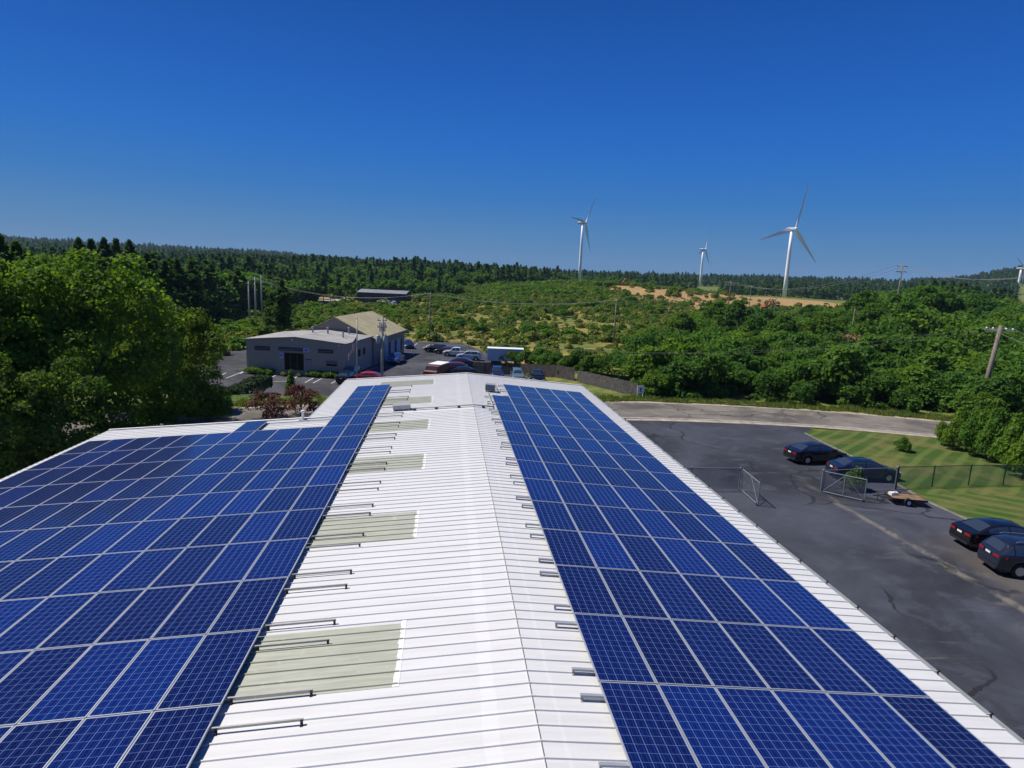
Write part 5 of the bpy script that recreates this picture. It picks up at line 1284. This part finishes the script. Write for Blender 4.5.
def car(kind, P, ang, pname, pc, label, cat='car', group=None, rough=.25, plate=True):
    S = SPEC[kind]; L, W = S['L'], S['W']; root = thing({'sedan': 'sedan_car', 'suv': 'suv_car', 'pickup': 'pickup_truck'}[kind], P, R(ang), label, cat, group)
    pm = paint(pname, pc, rough); xs = np.arange(-L/2, L/2+.001, L/70); hw = W/2
    def halfw(x):
        e = max(0, abs(x)/(L/2)-.72)/.28; return hw*(1-.16*e**2.2)
    def ring(x):
        b = lerp_prof(S['belt'], x); c = lerp_prof(S['cab'], x) if S['cab'][0][0] <= x <= S['cab'][-1][0] else b
        c = max(b, c); lo = S['low']+(.12*max(0, abs(x)/(L/2)-.85)/.15)
        for wx in S['wb']:
            dx_ = abs(x-wx); R_ = S['wr']+.07
            if dx_ < R_: lo = max(lo, S['wr']+math.sqrt(R_*R_-dx_*dx_))
        w_ = halfw(x); mid = min(b-.10, max(lo+.05, .62)); t = (c-b); wt = w_-.06-.24*min(1, t/.5)
        return [(0, lo), (w_*.86, lo), (w_*.985, lo+.02), (w_, max(mid, lo+.04)), (w_*.985, max(b-.05, lo+.06)), (w_-.06, b), ((w_-.06)*.5+wt*.5, b+t*.55), (wt, c-min(.05, t*.12)), (wt-.14, c), (0, c+.02)]
    R_ = [ring(x) for x in xs]; n = 10; V = []; F = []
    for i, x in enumerate(xs):
        for sg in (1, -1):
            for (y, z) in R_[i]: V.append((x, sg*y, z))
    for i in range(len(xs)-1):
        for s_ in (0, 1):
            for j in range(n-1):
                a = i*20+s_*10+j; b = (i+1)*20+s_*10+j; F.append((a, b, b+1, a+1) if s_ == 0 else (a, a+1, b+1, b))
    for i in (0, len(xs)-1):
        for j in range(n-1): a = i*20+j; F.append((a, a+1, a+11, a+10))
    me = bpy.data.meshes.new('body'); me.from_pydata(V, [], F); me.validate(); me.materials.append(pm)
    bm = bmesh.new(); bm.from_mesh(me); bmesh.ops.remove_doubles(bm, verts=bm.verts, dist=.0015); bmesh.ops.recalc_face_normals(bm, faces=bm.faces); bm.to_mesh(me); bm.free(); me.shade_smooth()
    if hasattr(me, 'set_sharp_from_angle'): me.set_sharp_from_angle(angle=R(38))
    link('body', me, root)
    cab = S['cab']; x_rb, x_rt, x_ft, x_fb = cab[0][0], cab[1][0], cab[-2][0], cab[-1][0]
    def surf(x, k, sg, off): y, z = ring(x)[k]; return (x, sg*(y+off[0]), z+off[1])
    def strip(name, x0, x1, nseg, k0, k1, m, off=.012, parent=root, frac=(0, 1)):
        mb = MB()
        for sg in (1, -1):
            for i in range(nseg):
                xa, xb = x0+(x1-x0)*i/nseg, x0+(x1-x0)*(i+1)/nseg
                def pt(x, f):
                    a = Vector(surf(x, k0, sg, (0, 0))); b = Vector(surf(x, k1, sg, (0, 0))); p = a.lerp(b, f); return p+Vector((0, sg*off, off*.5))
                fm = .5
                mb.quad(pt(xa, frac[0]), pt(xb, frac[0]), pt(xb, frac[1]), pt(xa, frac[1]))
        return mb.build(name, m, parent)
    # side windows in two or three panes
    xa, xb = x_rt-.35 if kind != 'pickup' else x_rt+.05, x_ft+.28
    cuts = [xa, xa+(xb-xa)*.5, xb] if kind != 'suv' else [xa-.25, xa+.55, xa+(xb-xa)*.6, xb]
    for a, b in zip(cuts[:-1], cuts[1:]):
        for sg in (1, -1):
            mb = MB()
            for i in range(6):
                p0, p1 = a+.03+(b-a-.06)*i/6, a+.03+(b-a-.06)*(i+1)/6
                def pt(x, lo_):
                    q5, q6, q7 = (Vector(surf(x, k, sg, (0, 0))) for k in (5, 6, 7)); o = Vector((0, sg*.012, .004))
                    return {0: q5.lerp(q6, .10)+o, 1: q6+o, 2: q7.lerp(q6, .12)+o}[lo_]
                mb.quad(pt(p0, 0), pt(p1, 0), pt(p1, 1), pt(p0, 1)); mb.quad(pt(p0, 1), pt(p1, 1), pt(p1, 2), pt(p0, 2))
            mb.build('side_window', GLASS, root)
    def screen(name, x0, x1):
        mb = MB()
        for i in range(6):
            a, b = x0+(x1-x0)*i/6, x0+(x1-x0)*(i+1)/6
            A = [Vector(surf(a, 8, 1, (-.02, .014))), Vector(surf(a, 9, 1, (0, .014))), Vector(surf(a, 8, -1, (-.02, .014)))]
            B_ = [Vector(surf(b, 8, 1, (-.02, .014))), Vector(surf(b, 9, 1, (0, .014))), Vector(surf(b, 8, -1, (-.02, .014)))]
            mb.quad(A[0], B_[0], B_[1], A[1]); mb.quad(A[1], B_[1], B_[2], A[2])
        mb.build(name, GLASS, root)
    screen('windscreen', x_ft+.06, x_fb-.10); screen('rear_window', x_rb+.06, x_rt-.05)
    if kind == 'pickup':
        mb = MB(); mb.box(-2.6, -.95, -.78, .78, 1.125, 1.135); mb.build('bed_liner', DARK, root)
    # wheels
    for wx in S['wb']:
        for sg in (1, -1):
            yo = sg*(hw-.13); mb = MB(); r_ = S['wr']
            mb.tube([(wx, yo-.11*sg, r_), (wx, yo-.09*sg, r_), (wx, yo+.09*sg, r_), (wx, yo+.11*sg, r_)], [r_*.9, r_, r_, r_*.92], 22); o = mb.build('wheel', RUBBER, root)
            mb = MB(); mb.tube([(wx, yo+.095*sg, r_), (wx, yo+.118*sg, r_)], [r_*.64, r_*.60], 16)
            o2 = mb.build('rim', CHROME, o)
    mb = MB(); 
    for wx in S['wb']: mb.box(wx-.42, wx+.42, -hw+.26, hw-.26, .2, S['wr']+.30)
    mb.box(-L/2+.25, L/2-.25, -hw+.2, hw-.2, .19, .40); mb.build('underbody', DARK, root)
    tz = .86 if kind == 'sedan' else .98
    for sg in (1, -1):
        mb = MB(); xr_ = -L/2
        P4 = [(xr_-.015, sg*.36, tz-.075), (xr_-.015, sg*.36, tz+.055), (xr_+.01, sg*(halfw(xr_)-.05), tz+.07), (xr_+.01, sg*(halfw(xr_)-.05), tz-.085)]
        mb.quad(*P4); mb.quad(P4[2], (xr_+.34, sg*(halfw(xr_+.34)+.010), tz+.045), (xr_+.34, sg*(halfw(xr_+.34)+.010), tz-.05), P4[3]); mb.build('tail_lamp', REDL, root)
        mb = MB(); xf = L/2; zf = .64 if kind == 'sedan' else .80
        P4 = [(xf+.012, sg*.42, zf-.06), (xf+.012, sg*.42, zf+.05), (xf-.02, sg*(halfw(xf)-.03), zf+.07), (xf-.02, sg*(halfw(xf)-.03), zf-.06)]
        mb.quad(*P4); mb.quad(P4[2], (xf-.36, sg*(halfw(xf-.36)+.012), zf+.07), (xf-.36, sg*(halfw(xf-.36)+.012), zf), P4[3]); mb.build('headlight', HEADL, root)
        mb = MB(); mb.box(x_fb-.42, x_fb-.24, sg*(hw+.02)-.09, sg*(hw+.02)+.09, S['belt'][3][1]-.03, S['belt'][3][1]+.13); mb.build('wing_mirror', pm, root)
    mb = MB(); mb.box(L/2-.005, L/2+.02, -.40, .40, .40, .56); mb.build('grille', DARK, root)
    if plate:
        mb = MB(); mb.box(-L/2-.03, -L/2-.012, -.17, .17, tz-.08, tz+.02); mb.build('licence_plate', PLATE, root)
    mb = MB(); mb.box(-L/2-.02, -L/2+.02, -hw*.72, hw*.72, .30, .42); mb.build('bumper_insert', DARK, root)
    for sg in (1, -1):                                   # shut lines of the doors
        mb = MB()
        for xx in (-.62, .18, 1.0):
            a, b = surf(xx, 3, sg, (.004, 0)), surf(xx, 4, sg, (.004, 0)); l_ = (xx, a[1], S['low']+.12)
            mb.quad((xx-.008, l_[1], l_[2]), (xx+.008, l_[1], l_[2]), (xx+.008, b[1], b[2]), (xx-.008, b[1], b[2]))
        mb.build('door_gap', DARK, root)
        mb = MB()
        for xx in (-.45, .38): y_ = ring(xx)[4][0]; mb.box(xx, xx+.17, sg*(y_+.012)-.012, sg*(y_+.012)+.012, lerp_prof(S['belt'], xx)-.14, lerp_prof(S['belt'], xx)-.11)
        mb.build('door_handle', pm, root)
    if kind == 'suv':
        for sg in (1, -1): mb = MB(); mb.tube([(-1.55, sg*.60, 1.71), (-1.4, sg*.60, 1.77), (.0, sg*.60, 1.77), (.15, sg*.60, 1.72)], .018, 6); mb.build('roof_rail', CHROME, root)
    return root
def on(px, py, dz=.012): p = gp(px, py); p.z += dz; return p
def cpos(x, y): return Vector((x, y, .008))
# four by the lawn
c1 = gp(815, 461); c2 = gp(862, 478)
car('sedan', cpos(c1.x, c1.y), 6, 'black', (.006, .006, .012), 'black sedan parked nearest the road, beside the lawn tip')
car('sedan', cpos(c2.x, c2.y), -4, 'petrol_blue', (.006, .013, .028), 'dark blue sedan parked behind the right gate')
c3 = gp(1001, 547); c4 = gp(1035, 573)
car('sedan', cpos(c3.x, c3.y), -6, 'jet', (.005, .005, .007), 'black sedan beside the dark suv at the right edge')
car('suv', cpos(c4.x, c4.y), -12, 'navy', (.010, .014, .030), 'dark navy suv with roof rails cut by the right picture edge')
# far lot
FARC = [('suv', 408, 348, -75, 'blue', (.012, .022, .085), 'dark blue suv parked alone beside the grey building corner'),
        ('suv', 436, 352.5, 160, 'black', (.006, .006, .012), 'black suv at the left end of the row against the scrub'),
        ('sedan', 446.5, 354, 165, 'grey', (.05, .05, .06), 'dark grey sedan between the black suv and the white pickup'),
        ('pickup', 457, 356.5, 172, 'white', (.62, .64, .66), 'white pickup in the row against the scrub'),
        ('suv', 469, 360, 172, 'silver', (.42, .48, .54), 'silver-white suv at the right end of the row against the scrub'),
        ('sedan', 459, 366, 175, 'plum', (.05, .02, .08), 'dark violet car in front of the silver suv'),
        ('suv', 452, 373, 178, 'maroon', (.16, .012, .02), 'dark red suv beside the white-roofed orange truck'),
        ('sedan', 462, 376, 178, 'black', (.006, .006, .012), 'black car in front of the dark red suv'),
        ('suv', 497, 378, -92, 'blue', (.012, .022, .085), 'dark blue suv, left of the three facing the roof end'),
        ('suv', 517, 380, -92, 'steel', (.10, .16, .20), 'steel blue suv, middle of the three facing the roof end'),
        ('pickup', 537, 382, -92, 'jet', (.005, .005, .007), 'black truck, right of the three facing the roof end'),
        ('sedan', 367, 382, 175, 'red', (.45, .012, .025), 'bright red car mostly hidden behind the left corner of the white roof'),
        ('sedan', 347, 382, 80, 'black', (.006, .006, .012), 'black car between the grey building corner and the white roof'),
        ('suv', 353, 377, 80, 'blue', (.012, .022, .085), 'dark blue vehicle close to the grey building corner'),
        ('pickup', 396, 363, -100, 'royal', (.02, .05, .22), 'royal blue pickup parked by the bay doors of the grey building')]
for k, px, py, a, pn, pc, lb in FARC: car(k, on(px, py, .03), a, pn, pc, lb, cat='pickup' if k == 'pickup' else 'car')
# white-roofed orange truck
P_ = on(437, 377, .03); tr = thing('utility_truck', P_, R(-112), 'orange work truck with a white roof in the far lot', 'truck')
OR_ = mat('faded_orange_paint', (.32, .10, .04), .5, noise=(2, .2)); mb = MB(); mb.box(-2.6, 1.1, -1.0, 1.0, .7, 1.9); mb.build('box_body', OR_, tr)
mb = MB(); mb.box(-2.62, 1.12, -1.02, 1.02, 1.902, 2.05); mb.build('roof', WHITE, tr)
mb = MB(); mb.quad((1.15, -1, .6), (2.9, -1, .6), (2.9, -1, 1.15), (2.2, -1, 1.25), (1.8, -.95, 1.85), (1.15, -.95, 1.85)); mb.quad((1.15, 1, .6), (2.9, 1, .6), (2.9, 1, 1.15), (2.2, 1, 1.25), (1.8, .95, 1.85), (1.15, .95, 1.85))
mb.quad((2.9, -1, .6), (2.9, 1, .6), (2.9, 1, 1.15), (2.9, -1, 1.15)); mb.quad((2.9, -1, 1.15), (2.9, 1, 1.15), (2.2, 1, 1.25), (2.2, -1, 1.25)); mb.quad((1.8, -.95, 1.85), (1.8, .95, 1.85), (1.15, .95, 1.85), (1.15, -.95, 1.85)); mb.build('cab', OR_, tr)
mb = MB(); mb.quad((2.215, -.9, 1.27), (2.215, .9, 1.27), (1.83, .87, 1.82), (1.83, -.87, 1.82)); mb.build('windscreen', GLASS, tr)
for x in (-1.7, 2.0):
    for sy in (-.9, .9): mb = MB(); mb.tube([(x, sy-.12, .42), (x, sy+.12, .42)], .42, 16); mb.build('wheel', RUBBER, tr)
# vehicles in front of the dark shed
for i, px in enumerate((378.5, 383.5, 388.5, 393.5)):
    car('suv' if i % 2 else 'pickup', on(px, 304.8, .05), 95+i*4, 'white', (.62, .64, .66), 'white vehicle parked before the dark building at the forest edge', cat='car', group='white vehicles before the dark building', plate=False)

# ------------------------------------------------------------------ flatbed trailer by the gate
P_ = gp(905, 503); t_ = thing('utility_trailer', cpos(P_.x, P_.y), R(-14), 'small flatbed trailer with a brown wooden deck beside the lawn fence', 'trailer'); t_.scale = (.68, .68, .8)
WD = mat('brown_deck_boards', (.21, .13, .065), .85, noise=(2, .4)); ST_ = mat('black_steel', (.02, .02, .02), .5)
mb = MB()
for k in range(7): mb.box(-1.5, 1.5, -.84+k*.24, -.84+k*.24+.225, .50, .54)
mb.build('deck', WD, t_)
mb = MB(); mb.box(-1.55, 1.55, -.90, -.845, .40, .56); mb.box(-1.55, 1.55, .845, .90, .40, .56); mb.box(-1.55, -1.502, -.845, .845, .40, .56); mb.box(1.502, 1.55, -.845, .845, .40, .56); mb.box(-.1, .1, -.84, .84, .36, .46); mb.build('frame', ST_, t_)
mb = MB(); mb.tube([(-1.5, -.6, .44), (-2.7, 0, .44)], .04, 6); mb.tube([(-1.5, .6, .44), (-2.7, 0, .44)], .04, 6); mb.tube([(-2.65, 0, .44), (-2.95, 0, .44)], .05, 8); mb.tube([(-2.5, .05, 0), (-2.5, .05, .7)], .03, 6); mb.build('tongue', ST_, t_)
for sy in (-1.03, 1.03):
    mb = MB(); mb.tube([(-.2, sy-.10, .31), (-.2, sy+.10, .31)], .31, 18); o = mb.build('wheel', RUBBER, t_); mb = MB(); sg = 1 if sy > 0 else -1; mb.tube([(-.2, sy+.09*sg, .31), (-.2, sy+.115*sg, .31)], .17, 12); mb.build('rim', WHITE, o)
    mb = MB()
    for k in range(6): a0, a1 = k*math.pi/6, (k+1)*math.pi/6; mb.quad(*[(-.2+math.cos(q)*.38, sy+dy, .31+math.sin(q)*.38) for q, dy in ((a0, -.12), (a1, -.12), (a1, .12), (a0, .12))])
    mb.build('fender', ST_, t_)
bn = thing('winch_box', cpos(P_.x, P_.y)+Matrix.Rotation(R(-14), 3, 'Z') @ Vector((-.68, .24, .436)), R(10), 'small white box resting on the front of the flatbed trailer', 'box')
mb = MB(); mb.box(-.28, .28, -.14, .14, 0, .16); mb.build('case', WHITE, bn); mb = MB(); mb.tube([(0, -.1, .165), (0, -.1, .26), (0, .1, .26), (0, .1, .165)], .02, 6); mb.build('handle', ST_, bn)

# ------------------------------------------------------------------ diggers in the quarry
def digger(px, r_, ang, c, label):
    P = along(px, r_); root = thing('excavator', P, R(ang), label, 'excavator'); pm = paint('digger'+str(px), c, .5); s_ = 1.0
    for sy in (-1.2, 1.2):
        mb = MB(); pr = [(-2.1, .45), (-1.8, .05), (1.8, .05), (2.1, .45), (1.8, .9), (-1.8, .9)]
        mb.quad(*[(x, sy-.3, z) for x, z in pr]); mb.quad(*[(x, sy+.3, z) for x, z in pr])
        for i in range(6): a, b = pr[i], pr[(i+1) % 6]; mb.quad((a[0], sy-.3, a[1]), (b[0], sy-.3, b[1]), (b[0], sy+.3, b[1]), (a[0], sy+.3, a[1]))
        mb.build('track', DARK, root)
    mb = MB(); mb.box(-2.4, 1.2, -1.3, 1.3, 1.0, 2.1); mb.build('upper_body', pm, root)
    mb = MB(); mb.box(.1, 1.5, .2, 1.3, 2.1, 3.2); mb.build('cab', GLASS, root)
    mb = MB(); mb.tube([(1.0, -.3, 1.9), (3.0, -.3, 4.8), (5.4, -.3, 4.4)], [.35, .4, .25], 6); mb.build('boom', pm, root)
    mb = MB(); mb.tube([(5.4, -.3, 4.6), (6.2, -.3, 1.9)], [.25, .2], 6); mb.build('stick', pm, root)
    mb = MB(); mb.quad((6.5, -.8, 1.9), (6.5, .2, 1.9), (5.4, .2, .7), (5.4, -.8, .7)); mb.quad((6.5, -.8, 1.9), (5.4, -.8, .7), (5.6, -.8, 1.8)); mb.quad((6.5, .2, 1.9), (5.4, .2, .7), (5.6, .2, 1.8)); mb.build('bucket', DARK, root)
digger(768, 330, 20, (.45, .16, .04), 'orange excavator at the left of the quarry below the largest turbine')
digger(781, 325, 170, (.40, .10, .05), 'red-orange excavator at the right of the quarry below the largest turbine')
digger(620, 405, 10, (.45, .20, .06), 'small orange excavator on top of the left quarry bank')

# ================================================================== AIR
hm = bpy.data.materials.new('haze_air'); hm.use_nodes = True; ht = hm.node_tree; ht.nodes.remove(ht.nodes['Principled BSDF'])
pv = ht.nodes.new('ShaderNodeVolumePrincipled'); pv.inputs['Color'].default_value = (.45, .64, .92, 1); pv.inputs['Density'].default_value = .00008; pv.inputs['Anisotropy'].default_value = .0
ht.links.new(pv.outputs[0], ht.nodes['Material Output'].inputs['Volume'])
mb = MB(); mb.box(-5100, 5100, -5100, 5100, -8, 190); hz = mb.build('haze', hm); tag(hz, kind='stuff')
